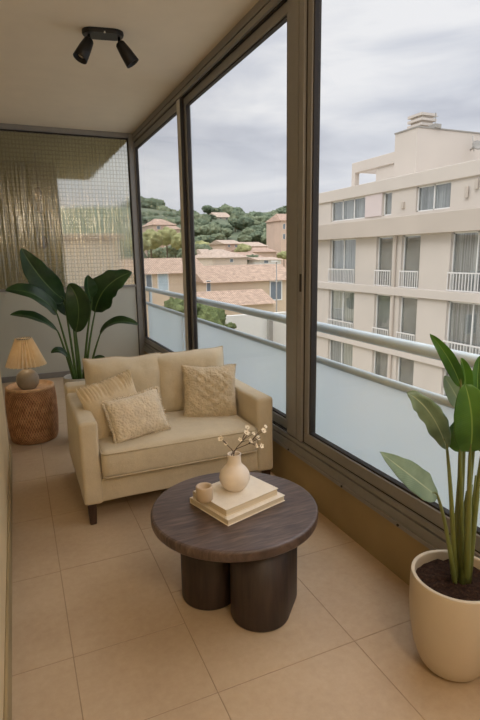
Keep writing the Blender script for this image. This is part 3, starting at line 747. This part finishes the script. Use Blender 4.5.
new_obj('soil', bm, M['soil'], pl, True)
base0 = at(462, 580, 'z', .328)
rq = lambda dx, dy: (base0.x+dx, base0.y+dy, .315)
lv = [
 (L(438, 497, 1.05), L(414, 478, .98), L(380, 452, 1.0), .080, (-.35, -.75, .55), rq(-.03, .0), 'leafS', dict(fold=.12, seed=21, pk=.72, prof=.8, lob=.15), .007),
 (L(447, 449, 1.08), L(433, 405, 1.02), L(407, 393, 1.05), .062, (-.5, -.8, .1), rq(-.02, .01), 'leafS', dict(fold=.15, seed=22, pk=.82, wave=.35, lob=.35), .008),
 (L(461, 387, 1.1), L(452, 358, 1.1), L(430, 334, 1.1), .042, (-.5, -.85, -.1), rq(0, .02), 'leafR', dict(fold=.2, seed=23, pk=.75), .008),
 (L(466, 400, 1.14), L(467, 375, 1.14), L(461, 358, 1.14), .04, (-.2, -1, 0), rq(.01, .03), 'leafR', dict(fold=.6, seed=24), .008),
 (L(464, 412, 1.16), L(455, 392, 1.15), L(444, 376, 1.16), .06, (-.3, -1, .1), rq(.0, .04), 'leafS', dict(fold=.2, seed=25), .008),
 (L(470, 452, 1.0), L(476, 418, .94), L(465, 384, .97), .105, (-.55, -.8, .15), rq(.01, -.01), 'leafR', dict(fold=.15, seed=26, pk=.85, prof=.5, twist=.25), .011),
 (L(478, 400, 1.14), L(476, 375, 1.14), L(480, 356, 1.14), .07, (-.2, -1, .1), rq(.03, .03), 'leafR', dict(fold=.5, seed=27), .008),
 (L(482, 452, 1.05), L(500, 425, 1.0), L(520, 380, 1.0), .13, (-.4, -.9, .2), rq(.03, .0), 'leafR', dict(fold=.2, seed=28), .010),
 (L(492, 400, 1.16), L(505, 370, 1.16), L(530, 345, 1.16), .10, (-.4, -.9, .2), rq(.04, .03), 'leafR', dict(fold=.2, seed=29), .009),
 (L(460, 452, 1.1), L(462, 430, 1.08), L(458, 418, 1.06), .09, (-.6, -.8, 0), rq(.0, .0), 'leafR', dict(fold=.3, seed=30), .009),
]
for b, m, t_, w, n, r, mt, kw, r0 in lv:
    add_leaf(pl, M[mt], M['stemR'], r, b, m, t_, w, n, r0=r0+.002, r1=.004, **kw)
bm = bmesh.new()
for k in range(5):
    a = k*1.3; tube(bm, [rq(.018*cos(a), .018*sin(a)), rq(.016*cos(a)+.004, .016*sin(a))[:2]+(.50,), rq(.012*cos(a)+.008, .012*sin(a))[:2]+(.60+.03*k,)], [.014, .011, .004], 8)
new_obj('sheath', bm, M['stemR'], pl, True)

# ------------------------------------------------------------------ apartment block across the street
FX = 17.5; KF = FX/20
zf = lambda z: CAMZ+(z-CAMZ)*KF
fy = lambda px, py: at(px, py, 'x', FX).y
ab = empty('apartment_building', (FX, 20, -10), 'cream modern apartment block with projecting bands and white balcony rails across the street', 'building')
YL, YR = fy(303, 260), 6.0
D = 9.0                                                     # depth of the block
top, l2, wt, wb = zf(5.6), zf(4.9), zf(4.88), zf(3.58)
b1t, b1b = zf(3.41), zf(2.40)
upw = [(fy(363.5, 208), fy(329.5, 208)), (fy(390, 205), fy(381, 205)), (fy(448.5, 200), fy(414.3, 200))]
upw += [(10.2, 12.4)]
low = [(fy(353.5, 262), fy(327.8, 262)), (fy(390, 262), fy(374, 262)), (fy(417.5, 262), fy(399, 262)), (fy(500, 262), fy(447.5, 262)), (7.4, 9.4)]
rec = .45
bm = bmesh.new()
box(bm, FX+rec, FX+D, YR, YL, -10, top-.02)                  # core
def piers(holes, z0, z1, x0):
    e = sorted(holes); y = YR
    for a, b in e:
        box(bm, x0, FX+rec, y, a, z0, z1); y = b
    box(bm, x0, FX+rec, y, YL, z0, z1)
piers(upw, wb, wt, FX+.1)
box(bm, FX+.1, FX+rec, YR, YL, b1t-.02, wb); 
box(bm, FX+.04, FX+rec, YR, YL, wt, l2+.02)
step = 3.49*KF
zz = b1b
floors = []
for k in range(4):
    zt = b1b-k*step; zb = zt-(2.42+.48)*KF if k == 0 else zt-(3.49-.5)*KF
    zb = (zf(-.52) if k == 0 else zf(-.52)-k*step)
    floors.append((zb, zt if k == 0 else zf(-1.0)-(k-1)*step))
for zb, zt in floors: piers(low, zb, zt, FX+.12)
wl = new_obj('wall', bm, M['facade'], ab)
new_obj('parapet', B(FX, FX+.25, YR, YL, l2, top, .02), M['facade'], ab)
new_obj('parapet', B(FX+.25, FX+D, YL-.25, YL, l2, top, .02), M['facade'], ab)
new_obj('ledge', B(FX-.28, FX+rec, YR, YL+.05, b1b, b1t, .02), M['facade_band'], ab)
for k in range(4):
    z1 = zf(-.5)-k*step; new_obj('ledge', B(FX-.02, FX+rec, YR, YL+.02, z1-.47*KF, z1, .02), M['facade'], ab)
new_obj('rose_panel', B(FX+.06, FX+.11, fy(380.5, 210), fy(364, 210), wb+.02, wt), M['facade_rose'], ab)
def fwin(y0, y1, z0, z1, n, x, cur):
    w = bmesh.new(); f = .06
    box(w, x, x+.08, y0, y1, z0, z0+f); box(w, x, x+.08, y0, y1, z1-f, z1)
    for k in range(n+1):
        yy = y0+(y1-y0-f)*k/n; box(w, x, x+.08, yy, yy+f, z0, z1)
    o = new_obj('window', w, M['upvc'], ab)
    new_obj('pane', B(x+.03, x+.05, y0+f, y1-f, z0+f, z1-f), M['pane_far'], o)
    new_obj('curtain', B(x+.12, x+.15, y0, y1, z0, z1), M['curtain'] if cur else M['shutter'], o)
for i, (a, b) in enumerate(upw): fwin(a, b, wb, wt, (3, 1, 2, 2)[i], FX+.2, i in (0, 2))
for k, (zb, zt) in enumerate(floors):
    for i, (a, b) in enumerate(low):
        wide = i in (0, 3, 4)
        if wide: fwin(a, b, zb+(.0 if k else .0), zt, 2, FX+.26, True)
        else: fwin(a, b, zb, zt, 1, FX+.26, False)
        # railing
        r = bmesh.new(); x = FX+.03; h = zb+.98*KF
        box(r, x, x+.05, a, b, h-.06, h); box(r, x, x+.04, a, b, zb+.04, zb+.09)
        n = int((b-a)/.16)
        for q in range(n+1):
            yy = a+.02+(b-a-.04)*q/n; box(r, x+.005, x+.035, yy-.018, yy+.018, zb+.05, h-.03)
        new_obj('balcony_railing', r, M['ironrail'], ab)
bm = bmesh.new(); tube(bm, [(FX+.03, fy(394.5, 260), -8), (FX+.03, fy(394.5, 260), b1b)], .05, 8); new_obj('downpipe', bm, M['facade_band'], ab)
# rooftop structures
PXX = FX+2.2
c = lambda px, py: at(px, py, 'x', PXX)
pt = c(416.3, 127.5).z; yA, yB_ = c(416.3, 150).y, c(394.5, 150).y
new_obj('penthouse', B(PXX, PXX+6.5, yA, yB_, top-1, pt, .02), M['facade'], ab)
new_obj('coping', B(PXX-.04, PXX+6.5, yA-.04, yB_+.03, pt, pt+.06), M['concrete'], ab)
yP = c(351, 175).y
new_obj('roof_beam', B(PXX+.05, PXX+.5, yB_, yP, c(373, 157).z-.62, c(373, 157).z-.02, .02), M['facade'], ab)
new_obj('roof_post', B(PXX+.05, PXX+.35, c(354.5, 175).y, yP, top-1, c(373, 157).z-.6), M['facade'], ab)
new_obj('penthouse_wall', B(PXX+.15, PXX+.4, yB_, c(374, 175).y, top-1, c(373, 157).z-.6), M['facade'], ab)
new_obj('roof_beam', B(PXX+.4, PXX+4, yP-.3, yP, c(373, 157).z-.55, c(373, 157).z-.1), M['facade'], ab)
# chimney with stacked louvres
ch = PXX+1.0; cA, cB = at(421.5, 120, 'x', ch), at(407.5, 120, 'x', ch)
zc1 = at(414, 113.5, 'x', ch).z
bm = bmesh.new(); ym = (cA.y+cB.y)/2; hw = (cB.y-cA.y)/2
box(bm, ch+.15, ch+.9, cA.y+.12, cB.y-.12, pt, zc1-.02)
hh = (zc1-pt)
for k in range(4):
    z0 = pt+hh*(.12+k*.235); box(bm, ch, ch+1.05, cA.y, cB.y, z0, z0+hh*.12)
new_obj('chimney', bm, M['facade'], ab)
o = bmesh.new(); an = at(430.5, 127, 'x', ch); tube(o, [(ch+.3, an.y, pt), (ch+.3, an.y, at(430, 112.5, 'x', ch).z)], .025, 6)
tube(o, [(ch+.3, an.y-.2, at(430, 117, 'x', ch).z), (ch+.3, an.y+.2, at(430, 117, 'x', ch).z)], .015, 6)
box(o, ch+.1, ch+.5, an.y-.25, an.y+.25, pt+.05, pt+.25)
new_obj('antenna', o, M['concrete'], ab)
# satellite dish on the side of the penthouse
sp = at(477, 146, 'y', yA-.5); o = bmesh.new()
lathe(o, [(0, 0), (.14, .02), (.26, .075), (.28, .09), (.14, .045), (0, .02)], 24)
o.transform(Matrix.Translation(sp) @ Vector((-.4, -.7, .35)).to_track_quat('Z', 'Y').to_matrix().to_4x4())
tube(o, [sp, sp+Vector((.1, .5, -.1))], .04, 8); tube(o, [sp+Vector((-.3, -.1, -.3)), sp+Vector((-.25, .1, .5))], .03, 6)
tube(o, [sp+Vector((-.45, -.1, -.15)), sp+Vector((-.1, .1, .2))], .03, 6)
tag(new_obj('satellite_dish', o, M['concrete'], None, True), 'white satellite dish with brackets on the rooftop wall of the cream block', 'satellite dish')
for q, (a, b) in enumerate((((402, 205), .3), ((466, 192), .45), ((476, 184), .4))):
    p = at(a[0], a[1], 'x', FX); new_obj('vent', B(FX+.0, FX+.13 if q < 1 else FX+.05, p.y-.09, p.y+.09, p.z-b/2, p.z+b/2, .01), M['facade_band'], ab)

# ------------------------------------------------------------------ the town
nb = empty('apartment_building', (3.2, 34, -10), 'pale building blurred behind the ribbed glass partition', 'building')
new_obj('wall', B(1.2, 5.3, 28, 40, -10, 2.4, .05), M['housewall2'], nb); new_obj('roof', B(1.0, 5.5, 27.8, 40.2, 2.4, 2.65, .04), M['roof2'], nb)
for wx in (1.9, 3.9):
    for wz in (-4.6, -1.4):
        wo = new_obj('window', B(wx-.07, wx+1.07, 27.94, 28.02, wz-.07, wz+1.47, .01), M['upvc'], nb); new_obj('pane', B(wx, wx+1, 27.92, 27.95, wz, wz+1.4), M['darkpane'], wo)
bm = bmesh.new(); box(bm, -60, 260, 9, 420, -10.3, -10); struct(new_obj('ground', bm, M['ground']))
def house(name, lab, pl_, pr_, ridge, eave, Y, depth, wmat, rmat, wins=(), hip=0, over=.3, group=None, base=-10, cat='house'):
    A, Bp = at(pl_, eave, 'y', Y), at(pr_, eave, 'y', Y); ze = (A.z+Bp.z)/2; xm = (pl_+pr_)/2
    zr = at(xm, ridge, 'y', Y+depth/2).z
    h = empty(name, ((A.x+Bp.x)/2, Y+depth/2, base), lab, cat, group)
    bm = bmesh.new(); box(bm, A.x, Bp.x, Y, Y+depth, base, ze)
    if not hip:
        for x in (A.x, Bp.x):
            v = [bm.verts.new((x, Y, ze)), bm.verts.new((x, Y+depth, ze)), bm.verts.new((x, Y+depth/2, zr-.1))]; bm.faces.new(v)
    new_obj('wall', bm, wmat, h, recalc=False)
    bm = bmesh.new(); x0, x1, y0, y1 = A.x-over, Bp.x+over, Y-over, Y+depth+over; k = hip*(x1-x0)/2
    sl = (zr-ze)/(depth/2); zz = ze-over*sl
    q = [bm.verts.new(p) for p in ((x0, y0, zz), (x1, y0, zz), (x1, y1, zz), (x0, y1, zz), (x0+k, Y+depth/2, zr), (x1-k, Y+depth/2, zr))]
    for f in ((0, 1, 5, 4), (2, 3, 4, 5), (1, 2, 5), (3, 0, 4), (3, 2, 1, 0)): bm.faces.new([q[i] for i in f])
    new_obj('roof', bm, rmat, h)
    for (wx0, wy0, wx1, wy1, mk) in wins:
        a, b = at(wx0, wy0, 'y', Y), at(wx1, wy1, 'y', Y); fr = bmesh.new(); f = min(.12, (b.x-a.x)*.12)
        z0, z1 = b.z, a.z
        box(fr, a.x-f, b.x+f, Y-.06, Y+.02, z1, z1+f); box(fr, a.x-f, b.x+f, Y-.06, Y+.02, z0-f, z0); box(fr, a.x-f, a.x, Y-.06, Y+.02, z0, z1); box(fr, b.x, b.x+f, Y-.06, Y+.02, z0, z1)
        o = new_obj('window', fr, M['upvc'], h); new_obj('pane', B(a.x, b.x, Y-.03, Y+.01, z0, z1), M[mk], o)
    return h
house('town_house', 'long apricot house wing with pale blue window, seen through the far left pane', 128, 207, 258, 272.5, 50, 9, M['housewall'], M['roof'], [(158, 274, 168, 290, 'bluepane'), (146, 275, 152, 290, 'whitewall' if False else 'darkpane')])
house('town_house', 'long apricot house with broad terracotta roof and dark window beside the lamp pole', 206, 296, 264.5, 280, 47, 8, M['housewall'], M['roof'], [(270.5, 282, 281, 299, 'darkpane'), (206.5, 281, 210.5, 291, 'darkpane')])
house('lean_to', 'low terracotta lean-to roof in front of the long apricot house', 201, 273, 290, 304, 43, 6, M['housewall'], M['roof'])
house('town_house', 'pale house with hipped rose roof standing behind the long apricot roof', 213, 247, 249, 257, 66, 10, M['housewall2'], M['roof2'], [(230, 259, 233, 262, 'darkpane')], hip=.75)
house('town_house', 'small rose-roofed house left of the hipped one', 206, 219, 249, 256, 74, 9, M['housewall2'], M['roof2'], hip=.4)
house('town_house', 'small rose house with flat pale gable below the wooded hill', 225, 241, 240, 243.5, 88, 8, M['housewall3'], M['roof2'], [(228, 245, 230, 247, 'darkpane'), (235, 245, 237, 247, 'darkpane')])
house('town_house', 'low rose-roofed house between tree clumps right of the rose gable house', 247, 267, 242, 246, 92, 9, M['housewall3'], M['roof2'])
house('town_house', 'row of faded tiled roofs left of the rose tower', 250, 276, 247.5, 251.5, 80, 9, M['housewall3'], M['roof3'])
house('town_house', 'faded tiled house front of the rose tower', 244, 262, 252, 257, 72, 9, M['housewall'], M['roof3'])
house('town_house', 'white low house just above the long terracotta roof', 260, 281, 257, 259.5, 64, 6, M['whitewall'], M['roof2'], [(264, 260.5, 268, 263, 'darkpane')])
house('tower_block', 'tall rose rendered building rising at the right of the middle pane', 281, 306, 214, 220, 100, 7, M['housewall3'], M['roof3'], [(283, 224, 285, 229, 'darkpane'), (283, 234, 285, 239, 'darkpane')], hip=.3, cat='building')
house('villa', 'cream villa with pale tiled roof among trees high on the hill', 217.5, 231.5, 212.5, 217, 175, 12, M['housewall2'], M['roof2'], [(220, 218, 221.5, 221, 'darkpane'), (226, 218, 227.5, 221, 'darkpane')], base=5)
house('villa', 'small rose villa half hidden by trees below the hilltop villa', 230, 239, 228, 231, 160, 10, M['housewall3'], M['roof2'], base=0)
house('villa', 'villa with red tiled roof among trees in the far left pane', 153, 176, 219, 224.5, 120, 12, M['housewall3'], M['roof3'], [(157, 226, 160, 229, 'darkpane'), (166, 226, 169, 229, 'darkpane')], hip=.7, base=-5)
house('villa', 'small rose house at the right edge of the far left pane', 172, 180, 226, 229, 110, 8, M['housewall3'], M['roof3'], base=-5)
# street lamp pole and garden walls
p = at(276.5, 262, 'y', 40); t = empty('street_pole', (p.x, 40, -10), 'white street pole in front of the long apricot house', 'pole')
bm = bmesh.new(); tube(bm, [(p.x, 40, -10), (p.x, 40, p.z)], [.09, .05], 10); new_obj('pole', bm, M['concrete'], t, True)
bm = bmesh.new(); box(bm, p.x-.5, p.x+.1, 39.9, 40.1, p.z, p.z+.1, .02); new_obj('lamp_head', bm, M['upvc'], t)
a, b = at(227, 316, 'y', 32), at(300, 318, 'y', 32)
tag(new_obj('garden_wall', B(a.x, b.x, 32, 32.3, -10, a.z), M['whitewall']), 'white rendered garden wall below the lean-to, seen above the balcony rail', 'wall')
a = at(270, 316, 'y', 31.5); tag(new_obj('gate_post', B(a.x-.12, a.x+.18, 31.4, 31.7, -10, a.z+.3), M['concrete']), 'grey gate post in front of the white garden wall', 'post')
# hillside
bm = bmesh.new(); n = 40; G = {}
for i in range(n+1):
    for j in range(n+1):
        x = -20+i*260/n; y = 105+j*230/n
        f = j/n; z = -10.5+30*(1-(1-min(1, f*2.1))**2) + noise.noise(Vector((x*.02, y*.02, 0)))*4
        G[i, j] = bm.verts.new((x, y, z if j else -11))
for i in range(n):
    for j in range(n): bm.faces.new((G[i, j], G[i+1, j], G[i+1, j+1], G[i, j+1]))
struct(new_obj('hillside', bm, M['hillside'], None, True))
def hz(y): f = (y-105)/230; return -10.5+30*(1-(1-min(1, f*2.1))**2) if y > 105 else -10
def crown_bm(seed, flat=.75, lumps=7):
    random.seed(seed); bm = bmesh.new()
    for k in range(lumps):
        a = random.random()*2*pi; r = 0 if k == 0 else random.uniform(.35, .6); s = .68 if k == 0 else random.uniform(.35, .52)
        bmesh.ops.create_icosphere(bm, subdivisions=4 if k == 0 else 3, radius=s, matrix=Matrix.Translation((r*cos(a), r*sin(a), random.uniform(-.22, .25)*(k > 0))))
    for v in bm.verts:
        p = v.co.copy(); o = Vector((seed, seed*2, 0))
        v.co += p.normalized()*(noise.noise(p*3.2+o)*.2+noise.noise(p*8+o)*.16+noise.noise(p*20+o)*.11)
        v.co.z *= flat
    return bm
crowns = {}
for mk in ('tree_a', 'tree_b', 'tree_c', 'tree_d'):
    for s in range(3):
        bm = crown_bm(ord(mk[-1])*5+s, (.72, .85, 1)[s]); me = bpy.data.meshes.new('crown'); bm.to_mesh(me); bm.free(); me.materials.append(M[mk])
        for p in me.polygons: p.use_smooth = True
        crowns[mk, s] = me
tb_ = bmesh.new(); tube(tb_, [(0, 0, -1), (0, 0, 0)], [.08, .05], 8); tm = bpy.data.meshes.new('trunk'); tb_.to_mesh(tm); tb_.free(); tm.materials.append(M['trunk'])
def tree(px, py_top, wpx, Y, mk, s, lab, group=None, gz=None):
    p = at(px, py_top, 'y', Y); r = wpx/2/FPX*(Vector((p.x, p.y)).length)*1.0/.98
    flat = (.72, .85, 1)[s]; top_ = p.z; cz = top_-r*flat*.8
    g0 = hz(Y)-1 if gz is None else gz
    t = empty('tree', (p.x, Y, g0), lab, 'tree', group)
    c = bpy.data.objects.new('crown', crowns[mk, s]); COL.objects.link(c); c.parent = t
    c.location = (0, 0, cz-g0); c.scale = (r, r, r); c.rotation_euler = (0, 0, random.random()*6)
    k = bpy.data.objects.new('trunk', tm); COL.objects.link(k); k.parent = t; h = max(.5, cz-g0); k.location = (0, 0, h); k.scale = (r, r, h)
random.seed(5)
GH = 'trees on the wooded hillside'
sky = [(138, 196, 30, 190), (151, 197, 26, 185), (163, 205, 20, 180), (172, 209, 18, 185), (185, 208, 24, 170), (197, 212, 24, 165), (208, 205, 14, 170), (215, 207, 18, 198), (226, 204, 24, 202), (236, 207, 22, 200), (241, 211, 20, 168), (247, 214, 26, 160), (257, 216, 22, 165), (266, 222, 20, 160), (273, 210, 16, 190), (281, 207, 18, 195), (290, 204, 18, 198), (299, 206, 20, 200)]
for i, (x, y, w, Y) in enumerate(sky):
    tree(x, y, w, Y, ('tree_a', 'tree_b')[i % 3 == 2], i % 3, 'dark green tree whose crown stands against the sky on the hilltop', GH+' along the skyline')
for row, (Y, y0, mks) in enumerate(((170, 213, ('tree_a', 'tree_b')), (158, 217, ('tree_a', 'tree_b')), (142, 225, ('tree_b', 'tree_a')), (126, 233, ('tree_b', 'tree_a')), (112, 241, ('tree_b', 'tree_c')), (98, 247, ('tree_b', 'tree_c')))):
    x = 132+row*5
    while x < 304:
        w = random.uniform(16, 25)
        skip = (211 < x < 236 and row in (0, 1)) or (149 < x < 180 and row in (2, 3, 4)) or (225 < x < 243 and row in (2, 3)) or (row > 3 and 220 < x < 304)
        if not skip: tree(x, y0+random.uniform(-3, 3), w, Y+random.uniform(-4, 4), mks[random.random() > .6], random.randrange(3), 'grey-green rounded tree on the slope below the hilltop', GH+' on the slope')
        x += w*.42
random.seed(9)
for (x, y, w_, Y) in ((214, 221, 15, 150), (221, 223.5, 15, 152), (228, 224, 14, 150), (235, 218, 14, 152), (211, 214, 14, 172), (236, 210, 14, 176)):
    tree(x, y, w_, Y, 'tree_a', 1, 'small dark tree crowding round the hilltop villa', 'trees round the hilltop villa')
for (x, y, w, Y, mk, lab) in ((150, 228, 26, 78, 'tree_c', 'pale yellow-green tree in front of the red-roofed villa, left'), (166, 226, 24, 84, 'tree_c', 'pale olive tree in front of the red-roofed villa, right'), (180, 232, 22, 80, 'tree_c', 'olive tree behind the middle-left window post'), (140, 236, 22, 74, 'tree_c', 'pale tree at the left edge of the far pane'),
    (243, 243, 18, 82, 'tree_c', 'yellowish round tree right of the rose gable house'), (252, 254, 15, 68, 'tree_b', 'dark round bush beside the hipped rose roof'), (284, 251, 14, 78, 'tree_c', 'small olive tree at the foot of the rose tower'),
    (198, 243, 26, 82, 'tree_b', 'grey-green tree behind the terracotta roof, left'), (186, 246, 22, 76, 'tree_b', 'grey-green tree close behind the terracotta roof, far left'),
    (212, 305, 38, 30, 'tree_d', 'green garden tree showing just above the balcony rail in the middle pane'), (176, 297, 34, 34, 'tree_d', 'green garden tree above the balcony rail behind the window post'), (196, 301, 26, 31, 'tree_d', 'smaller green garden tree left of the white garden wall'), (231, 322, 14, 29, 'tree_d', 'low leafy shrub at the corner of the white garden wall')):
    tree(x, y, w, Y, mk, random.randrange(3), lab, gz=-10)

# ------------------------------------------------------------------ light
w = bpy.data.worlds.new('overcast_sky'); SC.world = w; w.use_nodes = True; nt = w.node_tree; nt.nodes.clear()
def N(t_, **k):
    n_ = nt.nodes.new(t_)
    for a, b in k.items(): setattr(n_, a, b)
    return n_
o = N('ShaderNodeOutputWorld'); bg = N('ShaderNodeBackground'); nt.links.new(bg.outputs[0], o.inputs[0])
tc = N('ShaderNodeTexCoord'); sx = N('ShaderNodeSeparateXYZ'); nt.links.new(tc.outputs['Generated'], sx.inputs[0])
mp = N('ShaderNodeMapping'); mp.inputs['Scale'].default_value = (1.0, 1.0, 4.2); mp.inputs['Location'].default_value = (.3, .2, .15); nt.links.new(tc.outputs['Generated'], mp.inputs[0])
nz = N('ShaderNodeTexNoise'); nz.inputs['Scale'].default_value = 2.6; nz.inputs['Detail'].default_value = 6; nz.inputs['Roughness'].default_value = .5; nz.inputs['Distortion'].default_value = .4; nt.links.new(mp.outputs[0], nz.inputs[0])
rp = N('ShaderNodeValToRGB'); e = rp.color_ramp.elements
e[0].position = .36; e[0].color = rgb(176, 180, 194); e[1].position = .66; e[1].color = rgb(230, 230, 234)
m_ = e.new(.5); m_.color = rgb(203, 206, 216)
nt.links.new(nz.outputs['Fac'], rp.inputs[0])
hr = N('ShaderNodeMapRange'); hr.inputs[1].default_value = 0; hr.inputs[2].default_value = .28; hr.inputs[3].default_value = .45; hr.inputs[4].default_value = 0; nt.links.new(sx.outputs[2], hr.inputs[0])
mx = N('ShaderNodeMix', data_type='RGBA'); nt.links.new(hr.outputs[0], mx.inputs['Factor']); nt.links.new(rp.outputs[0], mx.inputs[6]); mx.inputs[7].default_value = rgb(226, 226, 228)
zg = N('ShaderNodeMapRange'); zg.interpolation_type = 'SMOOTHSTEP'; zg.inputs[1].default_value = .40; zg.inputs[2].default_value = .95; zg.inputs[3].default_value = .98; zg.inputs[4].default_value = 4.6; nt.links.new(sx.outputs[2], zg.inputs[0])
nt.links.new(mx.outputs[2], bg.inputs[0]); nt.links.new(zg.outputs[0], bg.inputs[1])    # overcast: brighter towards the zenith
def light(name, typ, loc, energy, col, rot=(0, 0, 0), **k):
    l = bpy.data.lights.new(name, typ); l.energy = energy; l.color = col
    for a, b in k.items(): setattr(l, a, b)
    ob = bpy.data.objects.new(name, l); COL.objects.link(ob); ob.location = loc; ob.rotation_euler = rot; return ob
s_ = light('hazy_sun', 'SUN', (0, 0, 30), .8, (1, .97, .93), angle=radians(25))
s_.rotation_euler = Vector((.62, .28, -.74)).to_track_quat('-Z', 'Y').to_euler()
light('interior_fill', 'POINT', (.65, -.75, 2.35), 47, (1, .87, .71), shadow_soft_size=.15)  # added warm fill, unseen behind the camera; lifts the interior

light('lampshade_fill', 'POINT', LAMP_AT, .38, (1, .84, .64), shadow_soft_size=.03)  # weak warm fill added inside the lamp shade to brighten it
# ------------------------------------------------------------------ camera
cd = bpy.data.cameras.new('camera'); cam = bpy.data.objects.new('camera', cd); COL.objects.link(cam)
cd.sensor_fit = 'VERTICAL'; cd.sensor_height = 36; cd.lens = 36*FPX/720; cd.clip_end = 1000; cd.clip_start = .02
cam.matrix_world = Matrix(((_R.x, _U.x, -_F.x, 0), (_R.y, _U.y, -_F.y, 0), (_R.z, _U.z, -_F.z, CAMZ), (0, 0, 0, 1)))
SC.camera = cam
vs = SC.view_settings; vs.view_transform = 'Standard'; vs.look = 'None'; vs.gamma = 1; vs.use_curve_mapping = False; vs.exposure = .2
